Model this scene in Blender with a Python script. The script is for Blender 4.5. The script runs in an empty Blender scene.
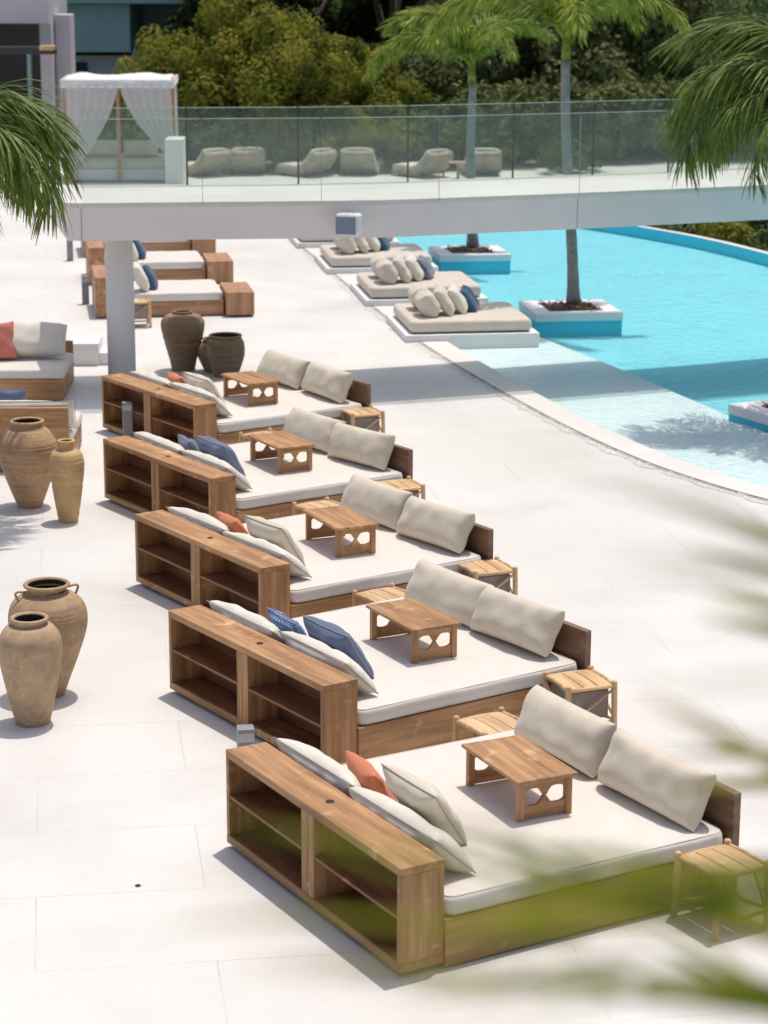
import bpy, bmesh, math, random
from mathutils import Vector, Matrix, Euler, noise
R = math.radians
sc = bpy.context.scene
col = sc.collection
rnd = random.Random(7)

# ------------------------------------------------------------------ camera model
F, PITCH, ROLL, CH = 2224.1, 0.247434, -0.003808, 6.1284
def ray(px, py):
    X = px - 384; Y = 512 - py
    cr, sr = math.cos(ROLL), math.sin(ROLL)
    X, Y = cr*X + sr*Y, -sr*X + cr*Y
    cp, sp = math.cos(PITCH), math.sin(PITCH)
    return Vector((X/F, cp + Y/F*sp, -sp + Y/F*cp))
def gp(px, py, z=0.0):
    r = ray(px, py); t = (z - CH)/r.z
    return Vector((r.x*t, r.y*t, z))
def gd(px, py, d):
    r = ray(px, py); t = d/r.y
    return Vector((r.x*t, d, CH + r.z*t))

# ------------------------------------------------------------------ materials
def newmat(name):
    m = bpy.data.materials.new(name); m.use_nodes = True
    nt = m.node_tree; nt.nodes.clear()
    out = nt.nodes.new('ShaderNodeOutputMaterial')
    return m, nt, out
def N(nt, t, **kw):
    n = nt.nodes.new(t)
    for k, v in kw.items():
        if k in n.inputs.keys(): n.inputs[k].default_value = v
        else: setattr(n, k, v)
    return n
def L(nt, a, b): nt.links.new(a, b)
def coords(nt, scale=(1,1,1), rot=(0,0,0), rand=True, kind='Object'):
    tc = N(nt, 'ShaderNodeTexCoord'); mp = N(nt, 'ShaderNodeMapping')
    mp.inputs['Scale'].default_value = scale; mp.inputs['Rotation'].default_value = rot
    L(nt, tc.outputs[kind], mp.inputs['Vector'])
    if rand:
        oi = N(nt, 'ShaderNodeObjectInfo'); mu = N(nt, 'ShaderNodeMath', operation='MULTIPLY'); mu.inputs[1].default_value = 37.0
        L(nt, oi.outputs['Random'], mu.inputs[0])
        cb = N(nt, 'ShaderNodeCombineXYZ')
        for i in range(3): L(nt, mu.outputs[0], cb.inputs[i])
        L(nt, cb.outputs[0], mp.inputs['Location'])
    return mp.outputs['Vector']
def ramp(nt, fac, stops):
    r = N(nt, 'ShaderNodeValToRGB'); e = r.color_ramp.elements
    while len(e) < len(stops): e.new(0.5)
    for i, (p, c) in enumerate(stops):
        e[i].position = p; e[i].color = (*c, 1) if len(c) == 3 else c
    L(nt, fac, r.inputs['Fac']); return r.outputs['Color']
def bump(nt, h, dist, strength=1.0):
    b = N(nt, 'ShaderNodeBump'); b.inputs['Distance'].default_value = dist; b.inputs['Strength'].default_value = strength
    L(nt, h, b.inputs['Height']); return b.outputs['Normal']
def mixc(nt, f, a, b, mode='MIX'):
    m = N(nt, 'ShaderNodeMix', data_type='RGBA', blend_type=mode)
    for s, v in ((0, f), (6, a), (7, b)):
        if hasattr(v, 'links') or hasattr(v, 'is_linked'): L(nt, v, m.inputs[s])
        elif s == 0: m.inputs[0].default_value = v
        else: m.inputs[s].default_value = (*v, 1)
    return m.outputs[2]

def wood(name, dark, mid, light, axis='y', rough=.55, scale=1.0):
    m, nt, out = newmat(name)
    st = {'x': (1.2, 16, 16), 'y': (16, 1.2, 16), 'z': (16, 16, 1.2)}[axis]
    v = coords(nt, tuple(s*scale for s in st))
    n1 = N(nt, 'ShaderNodeTexNoise', Scale=1.0, Detail=7.0, Roughness=.62, Distortion=.5); L(nt, v, n1.inputs['Vector'])
    v2 = coords(nt, tuple((s*.33 if s > 2 else s*.6) for s in st))
    n2 = N(nt, 'ShaderNodeTexNoise', Scale=1.3, Detail=3.0); L(nt, v2, n2.inputs['Vector'])
    a = ramp(nt, n1.outputs['Fac'], [(.28, dark), (.5, mid), (.72, light)])
    b = ramp(nt, n2.outputs['Fac'], [(.3, (.72, .68, .64)), (.7, (1.12, 1.1, 1.08))])
    c = mixc(nt, 1.0, a, b, 'MULTIPLY')
    v3 = coords(nt, (5, 5, 5)); n3 = N(nt, 'ShaderNodeTexNoise', Scale=1.0, Detail=5.0); L(nt, v3, n3.inputs['Vector'])
    k = ramp(nt, n3.outputs['Fac'], [(.62, (0, 0, 0)), (.8, (1, 1, 1))])
    c = mixc(nt, k, c, tuple(min(1, x*1.35+.04) for x in light))
    p = N(nt, 'ShaderNodeBsdfPrincipled', Roughness=rough)
    L(nt, c, p.inputs['Base Color']); L(nt, bump(nt, n1.outputs['Fac'], .002, .6), p.inputs['Normal'])
    L(nt, p.outputs[0], out.inputs[0]); return m

def fabric(name, c, var=.08, rough=.9, weave=420, wr=.0035, sheen=.2, stripe=None):
    m, nt, out = newmat(name)
    v = coords(nt); n = N(nt, 'ShaderNodeTexNoise', Scale=5.0, Detail=5.0); L(nt, v, n.inputs['Vector'])
    cc = ramp(nt, n.outputs['Fac'], [(.3, tuple(x*(1-var) for x in c)), (.7, tuple(min(1, x*(1+var)) for x in c))])
    if stripe:
        vs = coords(nt, rand=False); vo = N(nt, 'ShaderNodeTexVoronoi', Scale=stripe[1]); vo.inputs['Randomness'].default_value = .15
        L(nt, vs, vo.inputs['Vector'])
        f = ramp(nt, vo.outputs['Distance'], [(.22, (1, 1, 1)), (.34, (0, 0, 0))])
        cc = mixc(nt, f, cc, stripe[0])
    w = N(nt, 'ShaderNodeTexNoise', Scale=float(weave), Detail=1.0); L(nt, v, w.inputs['Vector'])
    wr_n = N(nt, 'ShaderNodeTexNoise', Scale=3.2, Detail=4.0, Distortion=1.6); L(nt, v, wr_n.inputs['Vector'])
    b1 = bump(nt, wr_n.outputs['Fac'], wr*5, .35)
    b = N(nt, 'ShaderNodeBump'); b.inputs['Distance'].default_value = .0012; b.inputs['Strength'].default_value = .35
    L(nt, w.outputs['Fac'], b.inputs['Height']); L(nt, b1, b.inputs['Normal'])
    p = N(nt, 'ShaderNodeBsdfPrincipled', Roughness=rough); p.inputs['Sheen Weight'].default_value = sheen
    L(nt, cc, p.inputs['Base Color']); L(nt, b.outputs[0], p.inputs['Normal'])
    L(nt, p.outputs[0], out.inputs[0]); return m

def plaster(name, c, var=.05, scale=1.5, rough=.75, bd=.003):
    m, nt, out = newmat(name)
    v = coords(nt); n = N(nt, 'ShaderNodeTexNoise', Scale=scale, Detail=8.0, Roughness=.6); L(nt, v, n.inputs['Vector'])
    cc = ramp(nt, n.outputs['Fac'], [(.3, tuple(x*(1-var) for x in c)), (.7, tuple(min(1, x*(1+var)) for x in c))])
    n2 = N(nt, 'ShaderNodeTexNoise', Scale=60.0, Detail=3.0); L(nt, v, n2.inputs['Vector'])
    p = N(nt, 'ShaderNodeBsdfPrincipled', Roughness=rough); L(nt, cc, p.inputs['Base Color'])
    L(nt, bump(nt, n2.outputs['Fac'], bd, .4), p.inputs['Normal']); L(nt, p.outputs[0], out.inputs[0]); return m

def clay(name, dark, light, band=14.0, line=.5):
    m, nt, out = newmat(name)
    v = coords(nt); n = N(nt, 'ShaderNodeTexNoise', Scale=5.5, Detail=9.0, Roughness=.68, Distortion=.6); L(nt, v, n.inputs['Vector'])
    vz = coords(nt, (1.2, 1.2, band)); nz = N(nt, 'ShaderNodeTexNoise', Scale=1.0, Detail=4.0); L(nt, vz, nz.inputs['Vector'])
    mx = N(nt, 'ShaderNodeMath', operation='ADD'); L(nt, n.outputs['Fac'], mx.inputs[0])
    m2 = N(nt, 'ShaderNodeMath', operation='MULTIPLY'); L(nt, nz.outputs['Fac'], m2.inputs[0]); m2.inputs[1].default_value = line; L(nt, m2.outputs[0], mx.inputs[1])
    m3 = N(nt, 'ShaderNodeMath', operation='DIVIDE'); L(nt, mx.outputs[0], m3.inputs[0]); m3.inputs[1].default_value = 1+line
    cc = ramp(nt, m3.outputs[0], [(.36, dark), (.5, tuple((a+b)/2 for a, b in zip(dark, light))), (.64, light)])
    n3 = N(nt, 'ShaderNodeTexNoise', Scale=38.0, Detail=4.0); L(nt, v, n3.inputs['Vector'])
    sp = ramp(nt, n3.outputs['Fac'], [(.64, (0, 0, 0)), (.74, (1, 1, 1))])
    cc = mixc(nt, sp, cc, tuple(min(1, x*1.4) for x in light))
    p = N(nt, 'ShaderNodeBsdfPrincipled', Roughness=.72); L(nt, cc, p.inputs['Base Color'])
    L(nt, bump(nt, m3.outputs[0], .01, .5), p.inputs['Normal']); L(nt, p.outputs[0], out.inputs[0]); return m

def leafmat(name, a, b, c, scale=.8, transl=.35, rough=.8):
    m, nt, out = newmat(name)
    v = coords(nt, kind='Object'); n = N(nt, 'ShaderNodeTexNoise', Scale=scale, Detail=4.0, Roughness=.7); L(nt, v, n.inputs['Vector'])
    cc = ramp(nt, n.outputs['Fac'], [(.32, a), (.5, b), (.68, c)])
    p = N(nt, 'ShaderNodeBsdfPrincipled', Roughness=rough); p.inputs['Specular IOR Level'].default_value = .2; L(nt, cc, p.inputs['Base Color'])
    t = N(nt, 'ShaderNodeBsdfTranslucent'); L(nt, cc, t.inputs['Color'])
    mx = N(nt, 'ShaderNodeMixShader'); mx.inputs[0].default_value = transl
    L(nt, p.outputs[0], mx.inputs[1]); L(nt, t.outputs[0], mx.inputs[2]); L(nt, mx.outputs[0], out.inputs[0]); return m

def plain(name, c, rough=.5, metal=0.0):
    m, nt, out = newmat(name)
    v = coords(nt); n = N(nt, 'ShaderNodeTexNoise', Scale=9.0, Detail=4.0); L(nt, v, n.inputs['Vector'])
    cc = ramp(nt, n.outputs['Fac'], [(.3, tuple(x*.93 for x in c)), (.7, tuple(min(1, x*1.06) for x in c))])
    p = N(nt, 'ShaderNodeBsdfPrincipled', Roughness=rough, Metallic=metal); L(nt, cc, p.inputs['Base Color'])
    L(nt, p.outputs[0], out.inputs[0]); return m

M = {}
TD, TM, TL = (.28, .135, .055), (.46, .25, .11), (.62, .37, .185)
for ax in 'xyz': M['teak_'+ax] = wood('teak_'+ax, TD, TM, TL, ax)
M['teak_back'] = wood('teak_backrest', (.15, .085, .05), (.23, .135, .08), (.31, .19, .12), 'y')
M['teak_shade'] = wood('shaded_teak', (.17, .07, .028), (.27, .12, .05), (.38, .19, .085), 'y')  # same teak darkened, paints the shade inside the bookcases
FD, FM, FL = (.34, .17, .085), (.47, .255, .14), (.60, .35, .20)
for ax in 'xyz': M['oak_'+ax] = wood('pale_teak_'+ax, FD, FM, FL, ax)
for ax in 'xyz': M['pine_'+ax] = wood('pale_stool_wood_'+ax, (.56, .34, .17), (.72, .48, .26), (.82, .60, .36), ax, rough=.5)
M['mattress'] = fabric('mattress_canvas', (.735, .685, .625), .03, wr=.003)
M['cream'] = fabric('cream_linen', (.75, .705, .62), .05, wr=.004)
M['beige'] = fabric('beige_linen', (.68, .605, .49), .06, wr=.004)
M['sand'] = fabric('sand_canvas', (.66, .585, .50), .05, wr=.003)
M['orange'] = fabric('orange_linen', (.66, .21, .10), .1)
M['coral'] = fabric('coral_linen', (.62, .20, .15), .1)
M['blue'] = fabric('dusty_blue_linen', (.13, .17, .28), .12)
M['navy'] = fabric('navy_linen', (.045, .10, .19), .12)
M['bluedot'] = fabric('blue_dotted_cotton', (.08, .16, .36), .1, stripe=((.5, .58, .7), 26.0))
M['stripe'] = fabric('blue_grey_stripe', (.15, .17, .25), .25, stripe=((.35, .38, .45), 18.0))
M['piping'] = fabric('grey_piping', (.34, .32, .29), .05)
M['sheer'] = None
M['white'] = plaster('white_render', (.78, .77, .765), .03)
M['bridge_w'] = plaster('white_bridge_render', (.82, .785, .765), .05, scale=.8)
M['coping'] = plaster('cream_coping_stone', (.72, .69, .65), .06)
M['bollard'] = plain('grey_powder_coat', (.27, .27, .28), .5)
M['dark'] = plain('dark_metal', (.03, .032, .035), .4)
M['rattan'] = fabric('woven_rattan', (.38, .31, .25), .2, weave=60)
M['wicker'] = fabric('grey_woven_panel', (.30, .25, .21), .2, weave=120)
M['soil'] = plaster('planter_soil', (.09, .05, .03), .4, scale=9, bd=.03)
M['clay_a'] = clay('ridged_tan_clay', (.36, .20, .10), (.64, .41, .23), 30, .9)
M['clay_b'] = clay('ochre_clay', (.48, .29, .12), (.68, .45, .21), 22, .6)
M['clay_c'] = clay('weathered_brown_clay', (.34, .215, .115), (.56, .38, .22), 9, .4)
M['clay_d'] = clay('dusty_clay', (.36, .235, .135), (.57, .40, .245), 7, .5)
M['clay_dark'] = clay('dark_umber_clay', (.19, .125, .07), (.32, .22, .13), 26, .9)
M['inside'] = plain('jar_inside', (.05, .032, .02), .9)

# deck: large cast slabs with faint joints
def deckmat():
    m, nt, out = newmat('pale_stone_paving')
    tc = N(nt, 'ShaderNodeTexCoord'); mp = N(nt, 'ShaderNodeMapping'); mp.inputs['Rotation'].default_value = (0, 0, R(-8.3))
    L(nt, tc.outputs['Object'], mp.inputs['Vector'])
    v = mp.outputs['Vector']
    n = N(nt, 'ShaderNodeTexNoise', Scale=.55, Detail=8.0, Roughness=.62); L(nt, v, n.inputs['Vector'])
    base = ramp(nt, n.outputs['Fac'], [(.3, (.67, .65, .625)), (.5, (.735, .722, .70)), (.7, (.765, .756, .74))])
    br = N(nt, 'ShaderNodeTexBrick'); br.offset = .5; br.inputs['Scale'].default_value = 1.0
    br.inputs['Brick Width'].default_value = 2.25; br.inputs['Row Height'].default_value = 1.125
    br.inputs['Mortar Size'].default_value = .006; br.inputs['Mortar Smooth'].default_value = .3; br.inputs['Bias'].default_value = 0
    br.inputs['Color1'].default_value = (1, 1, 1, 1); br.inputs['Color2'].default_value = (.975, .975, .975, 1); br.inputs['Mortar'].default_value = (.74, .73, .72, 1)
    mpl = N(nt, 'ShaderNodeMapping'); mpl.inputs['Location'].default_value = (.3, -.43, 0); L(nt, v, mpl.inputs['Vector'])
    L(nt, mpl.outputs[0], br.inputs['Vector'])
    n4 = N(nt, 'ShaderNodeTexNoise', Scale=.9, Detail=2.0); L(nt, v, n4.inputs['Vector'])
    vis = ramp(nt, n4.outputs['Fac'], [(.38, (.25, .25, .25)), (.62, (.85, .85, .85))])
    m1 = mixc(nt, 1.0, base, br.outputs['Color'], 'MULTIPLY')
    c = mixc(nt, vis, base, m1)
    # narrow finer joints on a half grid
    n5 = N(nt, 'ShaderNodeTexNoise', Scale=22.0, Detail=6.0); L(nt, v, n5.inputs['Vector'])
    sp = ramp(nt, n5.outputs['Fac'], [(.3, (.965, .963, .96)), (.6, (1, 1, 1))])
    c = mixc(nt, 1.0, c, sp, 'MULTIPLY')
    n6 = N(nt, 'ShaderNodeTexNoise', Scale=.28, Detail=5.0, Distortion=1.0); L(nt, v, n6.inputs['Vector'])
    st = ramp(nt, n6.outputs['Fac'], [(.36, (.925, .915, .90)), (.62, (1, 1, 1))])
    c = mixc(nt, 1.0, c, st, 'MULTIPLY')
    p = N(nt, 'ShaderNodeBsdfPrincipled', Roughness=.62); L(nt, c, p.inputs['Base Color'])
    L(nt, bump(nt, n5.outputs['Fac'], .002, .3), p.inputs['Normal']); L(nt, p.outputs[0], out.inputs[0]); return m
M['deck'] = deckmat()

def poolfloor(name, c, var=.05):
    m, nt, out = newmat(name)
    v = coords(nt, rand=False)
    vo = N(nt, 'ShaderNodeTexVoronoi', Scale=16.0); vo.inputs['Randomness'].default_value = .3; L(nt, v, vo.inputs['Vector'])
    n = N(nt, 'ShaderNodeTexNoise', Scale=.6, Detail=7.0, Roughness=.7); L(nt, v, n.inputs['Vector'])
    cc = ramp(nt, n.outputs['Fac'], [(.3, tuple(x*(1-var) for x in c)), (.7, tuple(min(1, x*(1+var)) for x in c))])
    cv = ramp(nt, vo.outputs['Color'], [(0, (.92, .96, .97)), (1, (1.05, 1.02, 1.01))])
    cc = mixc(nt, 1.0, cc, cv, 'MULTIPLY')
    p = N(nt, 'ShaderNodeBsdfPrincipled', Roughness=.5); L(nt, cc, p.inputs['Base Color']); L(nt, p.outputs[0], out.inputs[0]); return m
M['pool_deep'] = poolfloor('aqua_pool_mosaic', (.27, .70, .78))
M['pool_ledge'] = poolfloor('white_ledge_mosaic', (.80, .83, .83), .03)
M['pool_side'] = poolfloor('blue_mosaic_side', (.04, .56, .70))

def watermat():
    m, nt, out = newmat('pool_water')
    v = coords(nt, (1, 1, 1), rand=False)
    n1 = N(nt, 'ShaderNodeTexNoise', Scale=5.0, Detail=4.0, Distortion=.7); L(nt, v, n1.inputs['Vector'])
    nrm = bump(nt, n1.outputs['Fac'], .09, .9)
    fr = N(nt, 'ShaderNodeFresnel', IOR=1.33); L(nt, nrm, fr.inputs['Normal'])
    mu = N(nt, 'ShaderNodeMath', operation='MULTIPLY'); mu.inputs[1].default_value = .33; L(nt, fr.outputs[0], mu.inputs[0])
    n2 = N(nt, 'ShaderNodeTexNoise', Scale=9.0, Detail=5.0, Distortion=1.5); L(nt, v, n2.inputs['Vector'])
    tcol = ramp(nt, n2.outputs['Fac'], [(.38, (.80, .95, .98)), (.62, (.99, 1.0, 1.0))])
    t = N(nt, 'ShaderNodeBsdfTransparent'); L(nt, tcol, t.inputs['Color'])
    g = N(nt, 'ShaderNodeBsdfGlossy', Roughness=.06); g.inputs['Color'].default_value = (1, 1, 1, 1); L(nt, nrm, g.inputs['Normal'])
    mx = N(nt, 'ShaderNodeMixShader'); L(nt, mu.outputs[0], mx.inputs[0]); L(nt, t.outputs[0], mx.inputs[1]); L(nt, g.outputs[0], mx.inputs[2])
    L(nt, mx.outputs[0], out.inputs[0]); return m
M['water'] = watermat()
def glassmat(name, tint, gl=.5):
    m, nt, out = newmat(name)
    fr = N(nt, 'ShaderNodeFresnel', IOR=1.45); mu = N(nt, 'ShaderNodeMath', operation='MULTIPLY'); mu.inputs[1].default_value = gl; L(nt, fr.outputs[0], mu.inputs[0])
    t = N(nt, 'ShaderNodeBsdfTransparent'); t.inputs['Color'].default_value = (*tint, 1)
    g = N(nt, 'ShaderNodeBsdfGlossy', Roughness=.03)
    mx = N(nt, 'ShaderNodeMixShader'); L(nt, mu.outputs[0], mx.inputs[0]); L(nt, t.outputs[0], mx.inputs[1]); L(nt, g.outputs[0], mx.inputs[2])
    d = N(nt, 'ShaderNodeBsdfDiffuse'); d.inputs['Color'].default_value = (.60, .72, .66, 1)
    tl = N(nt, 'ShaderNodeBsdfTranslucent'); tl.inputs['Color'].default_value = (.60, .72, .66, 1)
    md = N(nt, 'ShaderNodeMixShader'); md.inputs[0].default_value = .5; L(nt, d.outputs[0], md.inputs[1]); L(nt, tl.outputs[0], md.inputs[2])
    m2 = N(nt, 'ShaderNodeMixShader'); m2.inputs[0].default_value = .05; L(nt, mx.outputs[0], m2.inputs[1]); L(nt, md.outputs[0], m2.inputs[2])
    L(nt, m2.outputs[0], out.inputs[0]); return m
M['glass'] = glassmat('green_tinted_glass', (.95, .98, .962), .35)
M['glass_edge'] = plain('pale_green_glass_edge', (.50, .62, .58), .2)
def sheermat():
    m, nt, out = newmat('sheer_white_voile')
    t = N(nt, 'ShaderNodeBsdfTransparent'); d = N(nt, 'ShaderNodeBsdfDiffuse'); d.inputs['Color'].default_value = (.9, .9, .9, 1)
    tl = N(nt, 'ShaderNodeBsdfTranslucent'); tl.inputs['Color'].default_value = (.9, .9, .9, 1)
    a = N(nt, 'ShaderNodeMixShader'); a.inputs[0].default_value = .5; L(nt, d.outputs[0], a.inputs[1]); L(nt, tl.outputs[0], a.inputs[2])
    b = N(nt, 'ShaderNodeMixShader'); b.inputs[0].default_value = .86; L(nt, t.outputs[0], b.inputs[1]); L(nt, a.outputs[0], b.inputs[2])
    L(nt, b.outputs[0], out.inputs[0]); return m
M['sheer'] = sheermat()
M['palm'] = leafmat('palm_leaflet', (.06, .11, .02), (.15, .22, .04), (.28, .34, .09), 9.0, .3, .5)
M['palm_l'] = leafmat('yellow_green_palm_leaflet', (.13, .19, .025), (.28, .35, .05), (.46, .50, .12), 9.0, .4, .5)  # lighter yellow-green, for the two mid-pool palms and all crownshafts
M['near_leaf'] = leafmat('yellow_green_leaf', (.12, .18, .012), (.34, .37, .03), (.56, .52, .09), 9.0, .5)
M['near_tan'] = leafmat('tan_green_leaf', (.26, .24, .05), (.36, .32, .08), (.42, .36, .12), 14.0, .5)
M['trunk'] = plaster('grey_palm_trunk', (.30, .275, .25), .3, scale=8, bd=.02)
M['bark'] = plaster('brown_bark', (.10, .075, .055), .3, scale=6, bd=.03)
M['tree_y'] = leafmat('olive_yellow_foliage', (.07, .10, .014), (.22, .24, .03), (.42, .36, .06), .9, .35)
M['tree_d'] = leafmat('dark_green_foliage', (.016, .028, .009), (.036, .058, .018), (.08, .10, .032), .7, .2)
M['tree_m'] = leafmat('mid_green_foliage', (.05, .09, .03), (.12, .18, .06), (.20, .25, .10), .5, .25)
M['tree_b'] = leafmat('brownish_foliage', (.065, .085, .03), (.14, .175, .06), (.25, .25, .09), .8, .2)
M['ground'] = plaster('garden_earth', (.07, .075, .035), .5, scale=.3, bd=.05)
M['redsoil'] = plaster('red_earth', (.16, .075, .05), .4, scale=1.5, bd=.05)
M['bld_grey'] = plaster('grey_house_render', (.62, .585, .62), .04)
M['bld_teal'] = plaster('teal_house_render', (.30, .49, .50), .05)
M['bld_pale'] = plaster('pale_blue_render', (.46, .57, .62), .05)
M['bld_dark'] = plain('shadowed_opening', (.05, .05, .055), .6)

# ------------------------------------------------------------------ mesh helpers
class MB:
    def __init__(s): s.v = []; s.f = []
    def box(s, x0, x1, y0, y1, z0, z1, T=None):
        b = len(s.v)
        for z in (z0, z1):
            for (x, y) in ((x0, y0), (x1, y0), (x1, y1), (x0, y1)):
                p = Vector((x, y, z)); s.v.append(T @ p if T else p)
        for q in ((0, 3, 2, 1), (4, 5, 6, 7), (0, 1, 5, 4), (1, 2, 6, 5), (2, 3, 7, 6), (3, 0, 4, 7)): s.f.append(tuple(b+i for i in q))
        return s
    def prism(s, pts, z0, z1):       # pts CCW
        b = len(s.v); n = len(pts)
        for z in (z0, z1):
            for p in pts: s.v.append(Vector((p[0], p[1], z)))
        s.f.append(tuple(b+i for i in range(n-1, -1, -1))); s.f.append(tuple(b+n+i for i in range(n)))
        for i in range(n):
            j = (i+1) % n; s.f.append((b+i, b+j, b+n+j, b+n+i))
        return s
    def tube(s, pts, rad, n=8, cap=True):
        pts = [Vector(p) for p in pts]; rr = rad if isinstance(rad, (list, tuple)) else [rad]*len(pts)
        b0 = len(s.v); up = None
        for i, p in enumerate(pts):
            d = (pts[min(i+1, len(pts)-1)] - pts[max(i-1, 0)]).normalized()
            if up is None: up = Vector((0, 0, 1)) if abs(d.z) < .9 else Vector((1, 0, 0))
            a = d.cross(up).normalized(); c = a.cross(d).normalized(); up = c
            for k in range(n):
                t = 2*math.pi*k/n; s.v.append(p + (a*math.cos(t) + c*math.sin(t))*rr[i])
        for i in range(len(pts)-1):
            for k in range(n):
                k2 = (k+1) % n; s.f.append((b0+i*n+k, b0+i*n+k2, b0+(i+1)*n+k2, b0+(i+1)*n+k))
        if cap:
            s.f.append(tuple(b0+k for k in range(n-1, -1, -1))); s.f.append(tuple(b0+(len(pts)-1)*n+k for k in range(n)))
        return s
    def lathe(s, prof, n=40, c=(0, 0)):
        b = len(s.v)
        for r, z in prof:
            for k in range(n):
                t = 2*math.pi*k/n; s.v.append(Vector((c[0]+r*math.cos(t), c[1]+r*math.sin(t), z)))
        for i in range(len(prof)-1):
            for k in range(n):
                k2 = (k+1) % n; s.f.append((b+i*n+k, b+i*n+k2, b+(i+1)*n+k2, b+(i+1)*n+k))
        return s
    def build(s, name, mat, parent=None, smooth=False, bevel=0, seg=2, loc=None, rotz=0):
        me = bpy.data.meshes.new(name); me.from_pydata([tuple(v) for v in s.v], [], s.f); me.update()
        me.materials.append(mat)
        if smooth:
            for p in me.polygons: p.use_smooth = True
        o = bpy.data.objects.new(name, me); col.objects.link(o)
        if parent: o.parent = parent
        if loc is not None: o.location = loc
        if rotz: o.rotation_euler.z = rotz
        if bevel:
            md = o.modifiers.new('bevel', 'BEVEL'); md.width = bevel; md.segments = seg; md.limit_method = 'ANGLE'; md.angle_limit = R(40)
            md.harden_normals = False
        return o
def tag(o, label=None, cat=None, group=None, kind=None):
    if label: o['label'] = label
    if cat: o['category'] = cat
    if group: o['group'] = group
    if kind: o['kind'] = kind
    return o
def empty(name, loc=(0, 0, 0), rz=0, **kw):
    o = bpy.data.objects.new(name, None); col.objects.link(o); o.location = loc; o.rotation_euler.z = rz
    o.empty_display_size = .2
    return tag(o, **kw)
KIDS = {}
def copy_tree(o, parent=None):
    c = o.copy(); col.objects.link(c)
    if parent: c.parent = parent; c.matrix_parent_inverse = o.matrix_parent_inverse.copy()
    for ch in [x for x in list(bpy.data.objects) if x.parent == o]: copy_tree(ch, c)
    return c

# pillow lying in XY, normal Z
def pillow_mesh(w, h, t, seed=0, n=24, pinch=.06, wr=.010, square=3.4):
    r = random.Random(seed); ox = Vector((r.random()*50, r.random()*50, r.random()*50))
    b = MB(); idx = {}
    m = max(10, int(n*h/w)) if w > h else max(10, int(n*w/h))
    nx, ny = (n, m) if w >= h else (m, n)
    ps = [(r.random()*6.28, 5+r.random()*5) for _ in range(4)]
    for side in (1, -1):
        for i in range(nx+1):
            for j in range(ny+1):
                u = -1 + 2*i/nx; v = -1 + 2*j/ny
                # cluster near edges
                u = math.sin(u*math.pi/2)*.6 + u*.4; v = math.sin(v*math.pi/2)*.6 + v*.4
                edge = (i in (0, nx) or j in (0, ny))
                if edge and side == -1: idx[(side, i, j)] = idx[(1, i, j)]; continue
                x = u*w/2*(1 - pinch*(1-u*u)*0 - pinch*(1 - v*v)*abs(u)**2); y = v*h/2*(1 - pinch*1.3*(1 - u*u)*abs(v)**2)
                prof = max(0, (1-abs(u)**square)*(1-abs(v)**square))**.46
                z = side*t/2*prof
                if not edge:
                    e = 1 - min(1-abs(u), 1-abs(v)); e = max(0, e)**2
                    k = noise.noise(Vector((x*7, y*7, side*3))+ox)*wr*1.6 + noise.noise(Vector((x*18, y*18, side*3))+ox)*wr*.6*e
                    k += wr*.9*e*math.sin(ps[0][0] + x*w*0 + (x if 1-abs(v) < 1-abs(u) else y)*26 + 3*noise.noise(Vector((x*4, y*4, 1))+ox))*(prof**.4)
                    z += side*k*min(1, prof*2)
                # corner ears
                idx[(side, i, j)] = len(b.v); b.v.append(Vector((x, y, z)))
        for i in range(nx):
            for j in range(ny):
                q = [idx[(side, i, j)], idx[(side, i+1, j)], idx[(side, i+1, j+1)], idx[(side, i, j+1)]]
                b.f.append(tuple(q) if side == 1 else tuple(reversed(q)))
    rim = [b.v[idx[(1, i, 0)]] for i in range(nx+1)] + [b.v[idx[(1, nx, j)]] for j in range(1, ny+1)] + \
          [b.v[idx[(1, i, ny)]] for i in range(nx-1, -1, -1)] + [b.v[idx[(1, 0, j)]] for j in range(ny-1, -1, -1)]
    return b, rim
def pose(az, lean, roll=0):
    base = Matrix(((0, 0, 1), (1, 0, 0), (0, 1, 0))).to_4x4()
    return Matrix.Rotation(R(az), 4, 'Z') @ Matrix.Rotation(-R(lean), 4, 'Y') @ base @ Matrix.Rotation(R(roll), 4, 'Z')
PILN = [0]
def pillow(name, w, h, t, mat, BM, loc, az, lean, roll, label, cat='cushion', group=None, pipe=None, wr=.010, pinch=.06):
    """BM parent frame matrix; loc is the point the cushion's lowest edge rests on"""
    PILN[0] += 1
    b, rim = pillow_mesh(w, h, t, PILN[0]*13, pinch=pinch, wr=wr)
    o = b.build(name, mat, smooth=True)
    P = pose(az, lean, roll)
    zmin = min((P @ v).z for v in b.v)
    o.matrix_world = BM @ Matrix.Translation(Vector(loc) + Vector((0, 0, -zmin))) @ P
    md = o.modifiers.new('sub', 'SUBSURF'); md.levels = 1; md.render_levels = 1
    tag(o, label, cat, group)
    if pipe:
        p = MB().tube(rim, .0045, 5, False).build('piping', M[pipe], o, smooth=True)
    return o
def bmat(x, y, rz, z=0): return Matrix.Translation((x, y, z)) @ Matrix.Rotation(rz, 4, 'Z')

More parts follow.
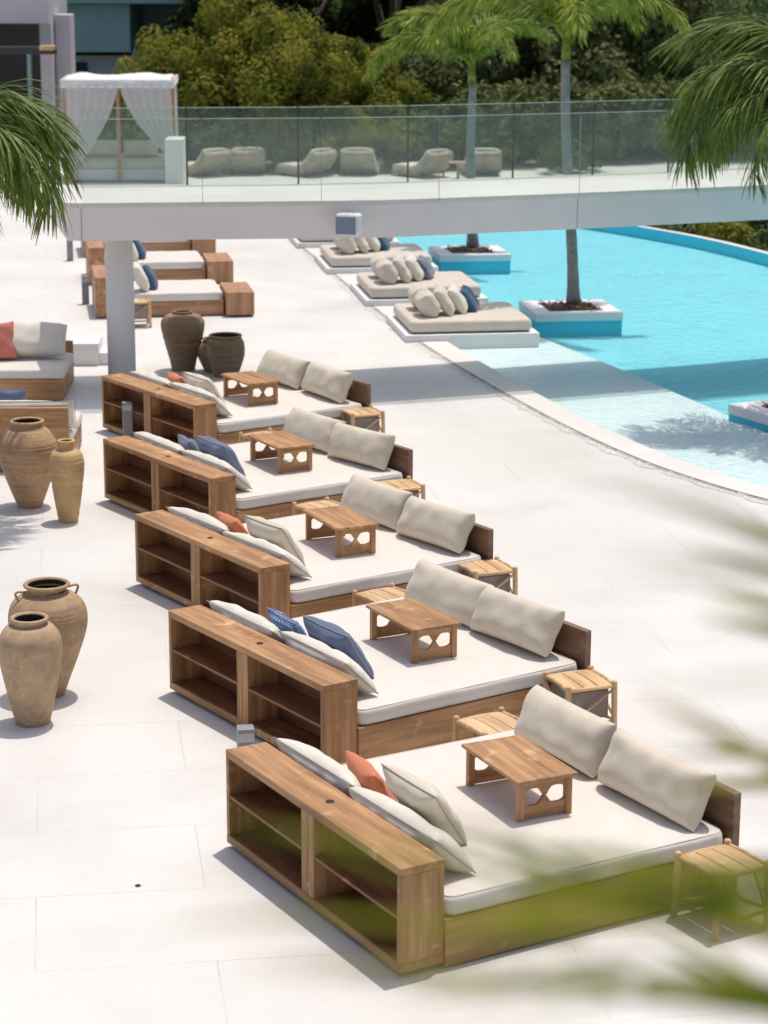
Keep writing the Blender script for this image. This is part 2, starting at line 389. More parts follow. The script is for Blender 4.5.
def mattress_mb(x0, x1, y0, y1, z0, z1, r=.035):
    """rounded soft slab"""
    b = MB(); nx = max(6, int((x1-x0)/.12)); ny = max(6, int((y1-y0)/.12))
    cx, cy = (x0+x1)/2, (y0+y1)/2; hx, hy = (x1-x0)/2, (y1-y0)/2
    def ring(off, z, sag=0):
        pts = []
        hx2, hy2 = hx-off, hy-off; rc = max(.01, .09-off)
        for (sx, sy, a0) in ((1, 1, 0), (-1, 1, 90), (-1, -1, 180), (1, -1, 270)):
            for k in range(7):
                a = R(a0 + k*15)
                pts.append(Vector((cx+sx*(hx2-rc)+rc*math.cos(a), cy+sy*(hy2-rc)+rc*math.sin(a), z)))
        # densify straight runs
        out = []
        for i, p in enumerate(pts):
            q = pts[(i+1) % len(pts)]; out.append(p)
            d = (q-p).length
            if d > .3:
                k = int(d/.15)
                for j in range(1, k): out.append(p.lerp(q, j/k))
        return out
    rings = []
    for k in range(5):
        a = R(90*k/4); rings.append(ring(r*(1-math.sin(a)), z0+r*(1-math.cos(a))))
    rings.append(ring(-.006, (z0+z1)/2))
    for k in range(5):
        a = R(90*k/4); rings.append(ring(r*(1-math.cos(a)), z1-r*(1-math.sin(a))))
    for f in (.12, .3, .55, .8): 
        rings.append([Vector((cx+(p.x-cx)*(1-f), cy+(p.y-cy)*(1-f), z1+.006)) for p in rings[10]])
    n = min(len(q) for q in rings); 
    ns = [len(q) for q in rings]
    if len(set(ns)) > 1:   # resample to same count
        def rs(q, n):
            Ls = [0]; 
            for i in range(len(q)): Ls.append(Ls[-1]+(q[(i+1) % len(q)]-q[i]).length)
            out = []
            for k in range(n):
                t = Ls[-1]*k/n; i = max(j for j in range(len(q)) if Ls[j] <= t+1e-9)
                out.append(q[i].lerp(q[(i+1) % len(q)], (t-Ls[i])/max(1e-9, Ls[i+1]-Ls[i])))
            return out
        rings = [rs(q, 120) for q in rings]; n = 120
    for q in rings:
        for p in q:
            w = .007*noise.noise(Vector((p.x*4+x0*9, p.y*4, p.z*2))) + .003*noise.noise(Vector((p.x*13, p.y*13, p.z)))
            b.v.append(p + Vector((w*.5, w*.5, w if p.z > z0+.03 else 0)))
    for i in range(len(rings)-1):
        for k in range(n):
            k2 = (k+1) % n; b.f.append((i*n+k, i*n+k2, (i+1)*n+k2, (i+1)*n+k))
    b.f.append(tuple(range(n-1, -1, -1))); b.f.append(tuple((len(rings)-1)*n+k for k in range(n)))
    top = rings[9]
    return b, top

# ------------------------------------------------------------------ world, sun, camera
S = Vector((-.13, -.22))               # shadow offset per metre of height
el = math.atan(1/S.length); 
sund = Vector((-S.x, -S.y, 1)).normalized()
w = bpy.data.worlds.new('World'); sc.world = w; w.use_nodes = True
nt = w.node_tree; bg = nt.nodes['Background']
sky = nt.nodes.new('ShaderNodeTexSky'); sky.sky_type = 'NISHITA'; sky.sun_disc = False
sky.sun_elevation = el; sky.sun_rotation = math.atan2(sund.x, sund.y); sky.air_density = 1.0; sky.dust_density = 4.0; sky.ozone_density = 1.0
nt.links.new(sky.outputs[0], bg.inputs[0]); bg.inputs[1].default_value = .122
sl = bpy.data.lights.new('sun', 'SUN'); sl.energy = 2.9; sl.angle = R(.53); sl.color = (1, .94, .845)
so = bpy.data.objects.new('sun', sl); col.objects.link(so); so.rotation_euler = sund.to_track_quat('Z', 'Y').to_euler(); so.location = (0, 10, 40)
cd = bpy.data.cameras.new('camera'); cam = bpy.data.objects.new('camera', cd); col.objects.link(cam); sc.camera = cam
cd.sensor_fit = 'VERTICAL'; cd.sensor_height = 36; cd.lens = F/1024*36; cd.clip_start = .1; cd.clip_end = 3000
cam.matrix_world = Matrix.Translation((0, 0, CH)) @ Matrix.Rotation(math.pi/2-PITCH, 4, 'X') @ Matrix.Rotation(-ROLL, 4, 'Z')
cd.dof.use_dof = True; cd.dof.focus_distance = 18.5; cd.dof.aperture_fstop = 2.7; cd.dof.aperture_blades = 0
sc.view_settings.view_transform = 'Standard'; sc.view_settings.look = 'None'; sc.view_settings.exposure = -0.07; sc.view_settings.gamma = 1
sc.cycles.transparent_max_bounces = 24; sc.cycles.max_bounces = 8

# ------------------------------------------------------------------ setting: ground, deck, pool
edge = [gp(x, y) for x, y in [(300, 241), (330, 270), (369, 304), (408, 339), (462, 370), (522, 402), (600, 449), (661, 471), (766, 507)]]
edge = [Vector((-3.0, 53.0, 0)), ] + edge + [Vector((6.2, 22.6, 0)), Vector((9, 21.2, 0)), Vector((14, 20, 0)), Vector((20, 19.5, 0))]
def smooth_line(P, n=8):
    out = []
    for i in range(len(P)-1):
        p0 = P[max(i-1, 0)]; p1 = P[i]; p2 = P[i+1]; p3 = P[min(i+2, len(P)-1)]
        for k in range(n):
            t = k/n
            out.append(.5*((2*p1)+(-p0+p2)*t+(2*p0-5*p1+4*p2-p3)*t*t+(-p0+3*p1-3*p2+p3)*t**3))
    out.append(P[-1]); return out
# relax measured jitter
for _ in range(2):
    edge = [edge[0]] + [(edge[i-1]+edge[i]*2+edge[i+1])/4 for i in range(1, len(edge)-1)] + [edge[-1]]
EL = smooth_line(edge, 8)
rim = [Vector((-3.6, 55.5, 0)), Vector((-1.5, 57, 0)), Vector((2.0, 55.6, 0)), Vector((4.6, 53.2, 0)), gp(657, 226, .05), gp(710, 236, .05), gp(768, 250, .05), Vector((9.4, 42.6, 0)), Vector((10.6, 38, 0)), Vector((11.6, 32, 0)), Vector((12.4, 26, 0)), Vector((14, 20.5, 0))]
rim = [Vector((p.x, p.y, 0)) for p in rim]
RL = smooth_line(rim, 8)
def strip(name, A, B, za, zb, mat, **kw):
    b = MB(); n = len(A)
    for p in A: b.v.append(Vector((p.x, p.y, za)))
    for p in B: b.v.append(Vector((p.x, p.y, zb)))
    for i in range(n-1): b.f.append((i, i+1, n+i+1, n+i))
    return b
def offset(P, d):
    out = []
    for i, p in enumerate(P):
        t = (P[min(i+1, len(P)-1)] - P[max(i-1, 0)]).normalized()
        out.append(p + Vector((-t.y, t.x, 0))*d)
    return out
def poly(name, pts, z, mat):
    b = MB(); b.v = [Vector((p[0], p[1], z)) for p in pts]; b.f = [tuple(range(len(pts)))]
    o = b.build(name, mat)
    bm = bmesh.new(); bm.from_mesh(o.data); bmesh.ops.triangulate(bm, faces=bm.faces[:])
    for f in bm.faces:
        if f.normal.z < 0: f.normal_flip()
    bm.to_mesh(o.data); bm.free(); return o
# terrain: one sheet to the horizon with a rising wooded hill
def hz(x, y):
    z = -1.3
    d = y - 92
    if d > 0: z += d*.30*min(1, d/30)
    if x > 12: z -= min(1.5, (x-12)*.1)
    return z + (noise.noise(Vector((x*.02, y*.02, 0)))*2.5 if d > 10 else 0)
b = MB(); xs = [-1500, -600, -300] + [i*12 for i in range(-15, 16)] + [300, 600, 1500]; ys = [-400, -100, -20, 0, 20, 40, 56, 64, 72, 80, 88, 94, 100, 108, 116, 126, 140, 160, 180, 210, 240, 300, 450, 900, 2000]
for y in ys:
    for x in xs: b.v.append(Vector((x, y, min(hz(x, y), 60))))
nx = len(xs)
for j in range(len(ys)-1):
    for i in range(nx-1): b.f.append((j*nx+i, j*nx+i+1, (j+1)*nx+i+1, (j+1)*nx+i))
tag(b.build('ground', M['ground'], smooth=True), kind='structure')
deck_pts = [(-60, -12), (22, -12), (22, 19.3)] + [(p.x, p.y) for p in reversed(EL)] + [(-3.6, 55.5), (-3.9, 58.2), (-1.5, 59.2), (2.5, 58), (5.2, 57.5), (6.5, 60), (13, 62), (13, 74), (-60, 74)]
o = poly('deck', deck_pts, 0, M['deck']); tag(o, kind='structure')
o = strip('w', EL, EL, 0, -.9, None).build('deck_side', M['coping']); tag(o, kind='structure')
cop = offset(EL, .42)
o = strip('coping', EL, cop, .014, .014, None)
n = len(EL)
for p in cop: o.v.append(Vector((p.x, p.y, -.6)))
for i in range(n-1): o.f.append((n+i, n+i+1, 2*n+i+1, 2*n+i))
o = o.build('pool_coping', M['coping']); tag(o, kind='structure')
# pebble channel along the coping
def pebble():
    m, nt, out = newmat('pebble_channel')
    v = coords(nt, rand=False); vo = N(nt, 'ShaderNodeTexVoronoi', Scale=24.0); L(nt, v, vo.inputs['Vector'])
    cc = ramp(nt, vo.outputs['Color'], [(.1, (.22, .20, .185)), (.6, (.42, .40, .38)), (.95, (.74, .73, .71))])
    p = N(nt, 'ShaderNodeBsdfPrincipled', Roughness=.8); L(nt, cc, p.inputs['Base Color'])
    L(nt, bump(nt, vo.outputs['Distance'], .02, -1.0), p.inputs['Normal']); L(nt, p.outputs[0], out.inputs[0]); return m
M['pebble'] = pebble()
def ragged(P, d, a, s): return [p + (q-p)*(1+a*noise.noise(Vector((p.x*s, p.y*s, 3)))) for p, q in zip(P, offset(P, d))]
EF = smooth_line(edge, 60)
o = strip('c', EF, offset(EF, -.055), .006, .006, None).build('drain_channel', M['pebble']); tag(o, kind='structure')
o = strip('c', offset(EF, -.057), ragged(EF, -.15, .9, 3.5), .004, .004, None).build('loose_pebbles', plaster('white_pebbles', (.62, .60, .57), .35, scale=26, bd=.02)); tag(o, 'loose white pebbles scattered beside the pool coping', 'pebbles', kind='stuff')
# pool basin
led = [gp(480, 300, -.1), gp(530, 332, -.1), gp(611, 364, -.1), gp(707, 405, -.1), gp(760, 428, -.1), gp(830, 462, -.1)]
led = [Vector((-.9, 56.5, 0)), Vector((.45, 47.8, 0))] + [Vector((1.55, 41.0, 0))] + [Vector((p.x, p.y, 0)) for p in led[1:]] + [Vector((8.5, 24.0, 0)), Vector((12.5, 21, 0)), Vector((18, 20, 0))]
o = poly('pool_ledge', [(p.x, p.y) for p in cop] + [(p.x, p.y) for p in reversed(led)], -.12, M['pool_ledge']); tag(o, kind='structure')
o = strip('s', led, led, -.12, -.32, None).build('pool_ledge_side', M['pool_side']); tag(o, kind='structure')
o = poly('pool_floor', [(p.x, p.y) for p in offset(EL, .38)] + [(p.x, p.y) for p in reversed(offset(RL, .05))], -.30, M['pool_deep']); tag(o, kind='structure')
wpts = [(p.x, p.y) for p in offset(EL, .40)] + [(p.x, p.y) for p in reversed(offset(RL, -.02))]
o = poly('pool_water', wpts, -.055, M['water']); tag(o, kind='structure')
ri = offset(RL, -.0); ro = offset(RL, .18)
b = strip('r', ri, ro, -.035, -.035, None); n = len(RL)
for p in ri: b.v.append(Vector((p.x, p.y, -.62)))
for p in ro: b.v.append(Vector((p.x, p.y, -2.8)))
for i in range(n-1): b.f.append((2*n+i, 2*n+i+1, i+1, i)); b.f.append((n+i, n+i+1, 3*n+i+1, 3*n+i))
o = b.build('pool_rim', M['pool_side']); o.data.materials.append(M['coping'])
for i, p in enumerate(o.data.polygons): p.material_index = 1 if i < n-1 or (i >= n-1 and (i-(n-1)) % 2 == 1) else 0
tag(o, kind='structure')

# ------------------------------------------------------------------ teak daybeds
BL, BD, BH, BW, HM = 2.40, .315, .726, 2.616, .458
def make_daybed():
    root = empty('daybed')
    b = MB()
    b.box(0, BD, -BL, 0, BH-.055, BH)                     # top
    b.box(0, BD, -BL, 0, .035, .095)                      # bottom
    fr = b.build('bookcase', M['teak_y'], root, bevel=.004)
    for y0, y1 in ((-BL, -BL+.045), (-.045, 0)):
        MB().box(.001, BD-.001, y0+.001, y1-.001, .0955, BH-.0555).build('side_panel', M['teak_z'], fr, bevel=.003)
    MB().box(.001, BD-.02, -BL/2-.085, -BL/2-.002, .0955, BH-.0555).box(.0015, BD-.02, -BL/2+.002, -BL/2+.085, .0955, BH-.0555).build('divider', M['teak_z'], fr, bevel=.003)
    MB().box(BD-.018, BD-.002, -BL+.046, -.046, .0955, BH-.0555).build('back_panel', M['teak_shade'], fr)
    MB().box(.012, BD-.021, -BL+.046, -BL/2-.088, .0955, .100).build('shade_liner', M['teak_shade'], fr)  # thin dark liner added to paint shade on the bookcase floor
    MB().box(.012, BD-.021, -BL/2+.088, -.046, .0955, .100).build('shade_liner', M['teak_shade'], fr)
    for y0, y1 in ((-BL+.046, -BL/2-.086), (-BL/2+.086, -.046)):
        MB().box(.006, BD-.019, y0, y1, .375, .398).build('shelf', M['teak_shade'], fr, bevel=.002)
    MB().box(.05, BD-.03, -BL+.06, -.06, 0, .0345).build('plinth', M['teak_y'], fr)
    c = MB().lathe([(0, BH+.0015), (.024, BH+.0015), (.024, BH+.004), (.028, BH+.004), (.028, BH+.0005)], 20, (.16, -1.22)).build('cable_hole', M['inside'], fr)
    pl = MB().box(BD+.001, BW-.062, -BL-.016, -.0, .012, .328).build('platform', M['teak_x'], root, bevel=.004)
    mb, top = mattress_mb(BD+.012, BW-.09, -BL-.004, -.02, .3285, HM, .03)
    mt = mb.build('mattress', M['mattress'], root, smooth=True)
    MB().tube(top + [top[0]], .005, 5, False).build('piping', M['cream'], mt, smooth=True)
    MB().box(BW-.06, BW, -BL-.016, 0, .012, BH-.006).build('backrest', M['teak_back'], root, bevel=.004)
    return root
bedpos = {1: (-3.702, 28.613, 35.24), 2: (-3.205, 24.754, 34.9), 3: (-2.464, 21.275, 34.33), 4: (-1.817, 17.973, 34.6), 5: (-1.098, 14.617, 30.2)}
proto = make_daybed(); BEDM = {}
blab = {5: 'largest teak daybed at the bottom, with bookcase back and orange cushion, nearest the blurred leaves',
        4: 'teak daybed with blue dotted cushion, second from the front of the diagonal row',
        3: 'teak daybed with orange cushion, middle one of the five in the diagonal row',
        2: 'teak daybed with two dusty blue cushions, second from the dark jars end of the row',
        1: 'teak daybed just in front of the white column and the dark umber jars'}
for i in (5, 4, 3, 2, 1):
    o = proto if i == 5 else copy_tree(proto)
    x, y, a = bedpos[i]; o.location = (x, y, 0); o.rotation_euler.z = R(a)
    tag(o, blab[i], 'daybed', 'teak daybeds in the diagonal row')
    BEDM[i] = bmat(x, y, R(a))
ordn = {5: 'nearest daybed', 4: 'second daybed from front', 3: 'middle daybed', 2: 'fourth daybed from front', 1: 'daybed by the dark jars'}
jit = random.Random(3)
for i in (5, 4, 3, 2, 1):
    B = BEDM[i]; dn = ordn[i]; bf = jit.uniform
    for k, (yy, pos) in enumerate(((-.70, 'far'), (-1.76, 'near'))):
        pillow('back_cushion', 1.05, .43, .29, M['beige'], B, (BW-.225+bf(-.02, .01), yy+bf(-.04, .04), HM-.002), 180+bf(-5, 4), 27+bf(-5, 4), bf(-2, 2),
               'long beige cushion on the backrest of the %s, %s one' % (dn, pos), 'cushion', 'beige back cushions on the daybeds', wr=.012, pinch=.035)
    for k, (yy, pos) in enumerate(((-.60, 'far'), (-1.69, 'near'))):
        pillow('bolster_cushion', 1.06, .42, .20, M['cream'], B, (BD+.185+bf(-.01, .01), yy+bf(-.02, .02), HM-.002), bf(-2, 2), 47+bf(-3, 4), bf(-2, 2),
               'long cream cushion behind the bookcase of the %s, %s one' % (dn, pos), 'cushion', 'cream cushions behind the bookcases', pipe='piping', wr=.012, pinch=.03)
A = {5: ('orange', 'beige'), 4: ('bluedot', 'blue'), 3: ('orange', 'beige'), 2: ('blue', 'blue'), 1: ('orange', 'beige')}
nm = {'orange': 'small orange scatter cushion', 'beige': 'square beige scatter cushion with piping', 'bluedot': 'blue cushion with pale dots', 'blue': 'dusty blue scatter cushion'}
for i in (5, 4, 3, 2, 1):
    B = BEDM[i]; a, c = A[i]
    pillow('scatter_cushion', .46, .44, .15, M[a], B, (BD+.30+bf(-.02, .03), -.98+bf(-.04, .04), HM-.002), -8+bf(-5, 5), 30, 3+bf(-4, 4),
           nm[a] + ' farther back on the ' + ordn[i] + ('' if i == 2 else ''), 'cushion', 'scatter cushions on the daybeds', pipe='piping' if a != 'orange' else None)
    pillow('scatter_cushion', .58, .52, .20, M[c], B, (BD+.37+bf(-.02, .03), -1.50+bf(-.06, .06), HM-.002), 4+bf(-6, 6), 35, 4+bf(-4, 4),
           nm[c] + ' standing nearer on the ' + ordn[i] + ('' if i in (2, 4) else ''), 'cushion', 'scatter cushions on the daybeds', pipe='piping')

# coffee tables
def make_table():
    root = empty('coffee_table'); LL, WW, HT = .82, .46, .30
    b = MB()
    for k in range(3):
        x0 = -WW/2 + k*WW/3; b.box(x0+(.0012 if k else 0), x0+WW/3-.0005, -LL/2, LL/2, HT-.024-(.0008 if k == 1 else 0), HT-(.001 if k == 1 else 0))
    b.build('tabletop', M['teak_y'], root, bevel=.0025)
    for s in (-1, 1):
        yc = s*(LL/2-.05); b = MB()
        # fretted end panel: legs, apron, bottom rail with ogee humps that meet in the middle
        n = 24; w0, w1 = -WW/2+.07, WW/2-.07
        up = []; lo = []
        for k in range(n+1):
            u = k/n; x = w0+(w1-w0)*u; v = 1-abs(2*u-1)
            f = (.5-.5*math.cos(math.pi*v))**9
            up.append((x, HT-.078-.066*f-.022*math.exp(-((v-.0)/.16)**2))); lo.append((x, .100+.066*f+.02*math.exp(-((v-.0)/.16)**2)))
        th = .011
        def face(pts, z_other):
            base = len(b.v); m = len(pts)
            for yy in (yc-th, yc+th):
                for (x, z) in pts: b.v.append(Vector((x, yy, z)))
                for (x, z) in pts: b.v.append(Vector((x, yy, z_other)))
            for j in range(m-1):
                a0, a1, c0, c1 = base+j, base+j+1, base+m+j, base+m+j+1
                d = 2*m
                b.f += [(a0, a1, c1, c0), (a0+d, c0+d, c1+d, a1+d), (a0, a0+d, a1+d, a1), (c0, c1, c1+d, c0+d)]
        face(up, HT-.0245); face(lo, .012)
        b.build('fretwork_panel', M['teak_x'], root)
        for t in (-1, 1):
            xc = t*(WW/2-.048)
            MB().box(xc-.024, xc+.024, yc-.022, yc+.022, 0, HT-.0245).build('leg', M['teak_z'], root, bevel=.002)
    return root
tpx = {5: ((458.8, 744.8), (517, 783), (580.6, 773)), 4: ((365.4, 604.3), (416, 631.8), (462, 624.5)), 3: ((298, 510), (338, 527.2), (383.5, 524.6)),
       2: ((244, 434.4), (279.8, 449.6), (318.5, 445.6)), 1: ((218.4, 373.5), (251.6, 384.2), (282.8, 381.9))}
tp = make_table()
for i in (5, 4, 3, 2, 1):
    o = tp if i == 5 else copy_tree(tp)
    fl, nl, nr = [gp(*p, HM+.30) for p in tpx[i]]
    c = (fl+nr)/2; a = math.atan2(nr.y-nl.y, nr.x-nl.x); a2 = math.atan2(fl.y-nl.y, fl.x-nl.x)-math.pi/2
    an = a*.35+a2*.65
    o.location = (c.x, c.y, HM+.006); o.rotation_euler.z = an
    tag(o, 'low teak table with fretted ends on the mattress of the ' + ordn[i], 'coffee table', 'low tables on the daybeds')

# stools
def make_stool(box=False):
    root = empty('side_stool'); W2 = .205; H = .455
    for sx in (-1, 1):
        for sy in (-1, 1):
            MB().tube([(sx*W2*1.04, sy*W2*1.04, 0), (sx*W2, sy*W2, H-.012), (sx*W2, sy*W2, H)], [.023, .025, .019], 12).build('leg', M['pine_z'], root, smooth=True)
    b = MB(); nb = 3
    for k in range(nb):
        x0 = -W2+.012+k*(2*W2-.024)/nb; x1 = x0+(2*W2-.024)/nb-.009
        T = Matrix.Identity(4)
        for j in range(6):
            y0 = -W2+.01+j*(2*W2-.02)/6; y1 = y0+(2*W2-.02)/6
            za = H-.03+.007*math.cos(math.pi*(y0/W2)/2*1.0); zb = H-.03+.007*math.cos(math.pi*(y1/W2)/2)
            q = len(b.v)
            for (x, y, z) in ((x0, y0, za), (x1, y0, za), (x1, y1, zb), (x0, y1, zb)): b.v += [Vector((x, y, z-.016)), Vector((x, y, z))]
            b.f += [(q+1, q+3, q+5, q+7), (q, q+6, q+4, q+2), (q, q+1, q+7, q+6), (q+2, q+4, q+5, q+3)]
            if j == 0: b.f.append((q, q+2, q+3, q+1))
            if j == 5: b.f.append((q+4, q+6, q+7, q+5))
    b.build('slatted_seat', M['pine_y'], root)
    b = MB()
    for s in (-1, 1):
        b.tube([(-W2, s*W2, H-.045), (0, s*(W2+.004), H-.040), (W2, s*W2, H-.045)], .017, 8)
        b.tube([(s*W2, -W2, H-.04), (s*W2, 0, H-.028), (s*W2, W2, H-.04)], .019, 8)
    b.build('seat_rail', M['pine_x'], root, smooth=True)
    b = MB()
    for s in (-1, 1):
        b.tube([(-W2, s*W2, .11), (0, s*W2*.97, .085 if not box else .11), (W2, s*W2, .11)], .014, 8)
        b.tube([(s*W2, -W2, .13), (s*W2*.97, 0, .10), (s*W2, W2, .13)], .014, 8)
    b.build('stretcher', M['pine_x'], root, smooth=True)
    b = MB()
    if box:
        for s in (-1, 1):
            MB().tube([(-W2, s*(W2+.01), .13), (W2, s*(W2+.01), H-.06)], .011, 8).build('brace', M['pine_x'], root, smooth=True)
            MB().tube([(s*(W2+.012), -W2, .13), (s*(W2+.012), W2, H-.06)], .011, 8).build('brace', M['pine_y'], root, smooth=True)
        MB().box(-W2+.03, W2-.03, -W2+.03, W2-.03, .14, H-.075).build('woven_box', M['wicker'], root, bevel=.01)
    else:
        for sx in (-1, 1): MB().tube([(sx*W2, -W2+.02, .14), (sx*W2*.98, -W2*.2, H-.06)], .009, 6).build('brace', M['pine_x'], root, smooth=True)
    return root
sA = make_stool(); sB = make_stool(True)
stools = [  # centre px at top, rotation, kind, label
    ((723, 856), 30.5, 'A', 'slatted pale wood stool standing free at the lower right, half behind blurred leaves'),
    ((493.5, 719.5), 30, 'A', 'low slatted stool behind the table of the nearest daybed'),
    ((580, 676), 22, 'B', 'side table with woven box by the backrest of the second daybed from the front'),
    ((386, 592), 34, 'A', 'low slatted stool behind the table of the second daybed from the front'),
    ((486.5, 563.5), 22, 'B', 'side table with woven box by the backrest of the middle daybed'),
    ((321, 503.5), 34, 'A', 'low slatted stool mostly hidden behind the table of the middle daybed'),
    ((398.7, 481.7), 22, 'B', 'side table with woven box by the backrest of the fourth daybed from the front'),
    ((264, 433), 34, 'A', 'low slatted stool mostly hidden behind the table of the fourth daybed from the front'),
    ((362, 409), 22, 'B', 'side table with woven box by the backrest of the farthest daybed of the row'),
    ((136, 299), 12, 'B', 'small pale side table half hidden behind the white column'),
]
ua = ub = False
for (px, rot, k, lab) in stools:
    if k == 'A': o = sA if not ua else copy_tree(sA); ua = True
    else: o = sB if not ub else copy_tree(sB); ub = True
    p = gp(px[0], px[1], .455); o.location = (p.x, p.y, 0); o.rotation_euler.z = R(rot)
    tag(o, lab, 'stool' if k == 'A' else 'side table', 'slatted stools' if k == 'A' else 'side tables with woven boxes')

# bollards
def make_bollard():
    root = empty('bollard')
    MB().box(-.062, .062, -.062, .062, 0, .50).build('post', M['bollard'], root, bevel=.004)
    MB().box(-.058, .058, -.0635, -.0622, .40, .47).build('light_window', plain('bollard_lens', (.5, .5, .52), .3), root)
    return root
bp = make_bollard()
for k, (px, py, lab) in enumerate([(127, 402, 'grey square bollard in front of the bookcase of the farthest daybed'), (245.5, 727, 'grey square bollard just showing above the nearest bookcase'),
                      (85, 276, 'slim grey bollard left of the column beside the distant daybeds'), (69.5, 236, 'grey bollard far left under the end of the bridge')]):
    o = bp if k == 0 else copy_tree(bp)
    p = gp(px, py, .5); o.location = (p.x, p.y, 0); o.rotation_euler.z = R(9)
    tag(o, lab, 'bollard', 'grey square bollards')

# ------------------------------------------------------------------ clay jars
def jar(name, px, py, H, prof, mat, label, handles=0, ridges=(), hang=0, dep=0):
    p = gp(px, py); root = empty(name, (p.x, p.y, 0), label=label, cat='jar', group='clay jars')
    # profile catmull
    P = [Vector((r, z*H, 0)) for r, z in prof]; S_ = smooth_line(P, 8)
    out = []
    for q in S_:
        r, z = q.x, q.y
        r += .0022*noise.noise(Vector((z*60, px, 0)))
        for rz_ in ridges:
            d = (z - rz_*H)/(.008)
            r -= .006*math.exp(-d*d)
        out.append((r, z))
    # denser for ridges
    pr = []
    for i in range(len(out)-1):
        for k in range(3):
            t = k/3; z = out[i][1]*(1-t)+out[i+1][1]*t; r = out[i][0]*(1-t)+out[i+1][0]*t
            pr.append((r, z))
    pr.append(out[-1])
    b = MB(); b.lathe([(0, .0), (prof[0][0]-.01, 0)] + pr, 56)
    for v in b.v:
        a = math.atan2(v.y, v.x); k = 1+.010*noise.noise(Vector((math.cos(a)*1.3, math.sin(a)*1.3, v.z*2.5+px)))
        v.x *= k; v.y *= k
    body = b.build('body', mat, root, smooth=True)
    rt, zt = prof[-1][0], prof[-1][1]*H
    MB().lathe([(rt+.001, zt-.022), (rt+.014, zt-.014), (rt+.017, zt), (rt+.008, zt+.011), (rt-.008, zt+.012), (rt-.020, zt), (rt-.022, zt-.03)], 48).build('rim', mat, root, smooth=True)
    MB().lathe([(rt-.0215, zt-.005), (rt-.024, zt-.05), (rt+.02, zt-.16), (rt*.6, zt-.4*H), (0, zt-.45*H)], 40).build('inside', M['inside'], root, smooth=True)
    for k in range(handles):
        a = R(hang + 180*k); rr = max(r for r, z in prof)
        pts = []
        for j in range(11):
            t = math.pi*j/10
            rad = rt+.012+(.05)*math.sin(t)+(.06*(j/10)); z = zt-.045 - .07*(j/10) + .035*math.sin(t)
            pts.append((rad*math.cos(a), rad*math.sin(a), z))
        MB().tube(pts, .010, 10).build('handle', mat, root, smooth=True)
    return root
jar('clay_jar', 30, 506, 1.0, [(.135, 0), (.19, .14), (.27, .36), (.325, .55), (.335, .66), (.315, .75), (.25, .86), (.18, .93), (.165, .955), (.175, .985)], M['clay_a'],
    'large ridged tan jar with wide shoulders, left of the slim ochre jar', ridges=(.38, .42, .52, .56, .68, .70, .73, .62))
jar('clay_jar', 68.5, 521, .92, [(.105, 0), (.13, .15), (.165, .4), (.19, .62), (.192, .74), (.165, .84), (.10, .89), (.078, .915), (.085, .985)], M['clay_b'],
    'slim ochre jar with a narrow neck and evenly spaced ridges', ridges=(.13, .25, .36, .46, .56, .66, .76))
jar('clay_jar', 50.5, 694, .985, [(.12, 0), (.17, .14), (.25, .36), (.315, .56), (.332, .70), (.30, .82), (.225, .89), (.165, .92), (.16, .95), (.18, .985)], M['clay_c'],
    'big round shouldered jar with loop handles, behind the dusty brown jar', handles=2, hang=28)
jar('clay_jar', 33, 722, .90, [(.14, 0), (.165, .12), (.205, .32), (.245, .55), (.258, .70), (.245, .82), (.19, .91), (.14, .935), (.135, .95), (.142, .985)], M['clay_d'],
    'dusty brown jar with a rolled rim, in front of the handled jar')
jar('clay_jar', 183.5, 370, .90, [(.17, 0), (.21, .2), (.285, .5), (.325, .72), (.32, .83), (.26, .92), (.15, .955), (.13, .97), (.135, .985)], M['clay_dark'],
    'tall dark umber jar behind the farthest daybed of the row', ridges=(.4, .5, .62))
jar('clay_jar', 226, 376, .62, [(.17, 0), (.22, .2), (.275, .48), (.285, .68), (.265, .84), (.235, .92), (.23, .985)], M['clay_dark'],
    'squat dark pot with a wide mouth, right of the tall umber jar')
jar('clay_jar', 215, 371, .50, [(.15, 0), (.2, .2), (.26, .48), (.265, .68), (.22, .84), (.17, .92), (.17, .985)], M['clay_dark'],
    'dark pot almost hidden behind the squat wide mouthed pot')

# ------------------------------------------------------------------ left sofas
def sofa(loc, rz, W, D, label, back):
    root = empty('platform_sofa', loc, rz, label=label, cat='sofa', group='teak sofas at the left edge')
    MB().box(-W, 0, 0.0, D, .03, .31).build('platform', M['teak_x'], root, bevel=.005)
    mb, top = mattress_mb(-W+.01, .02, .03 if not back else .08, D-.03, .3105, .45, .03)
    mt = mb.build('mattress', M['mattress'], root, smooth=True)
    if back: MB().box(-W, .004, -.06, -.001, .012, .79).build('backrest', M['teak_x'], root, bevel=.004)
    else: MB().box(-W, .0, D+.001, D+.06, .012, .60).build('backrest', M['teak_x'], root, bevel=.004)
    return root
pA = gp(63, 402); pB = gp(70, 471)
sofa((pA.x, pA.y, 0), R(2), 2.6, 1.5, 'teak sofa with white mattress and fat cream bolster, under the palm fronds', False)
sofa((pB.x, pB.y, 0), R(2), 2.6, 1.5, 'teak sofa seen from behind its tall wooden back, beyond the ridged jars', True)
MA = bmat(pA.x, pA.y, R(2)); MBm = bmat(pB.x, pB.y, R(2))
pillow('bolster_cushion', 1.45, .52, .40, M['cream'], MA, (-.74, .95, .45), -90, 42, 0, 'fat cream bolster across the back of the sofa under the palm fronds', 'cushion', wr=.02, pinch=.02)
pillow('bolster_cushion', 1.1, .5, .30, M['cream'], MA, (-2.0, .95, .45), -90, 42, 0, 'cream bolster at the picture edge behind the coral cushion', 'cushion', wr=.02, pinch=.02)
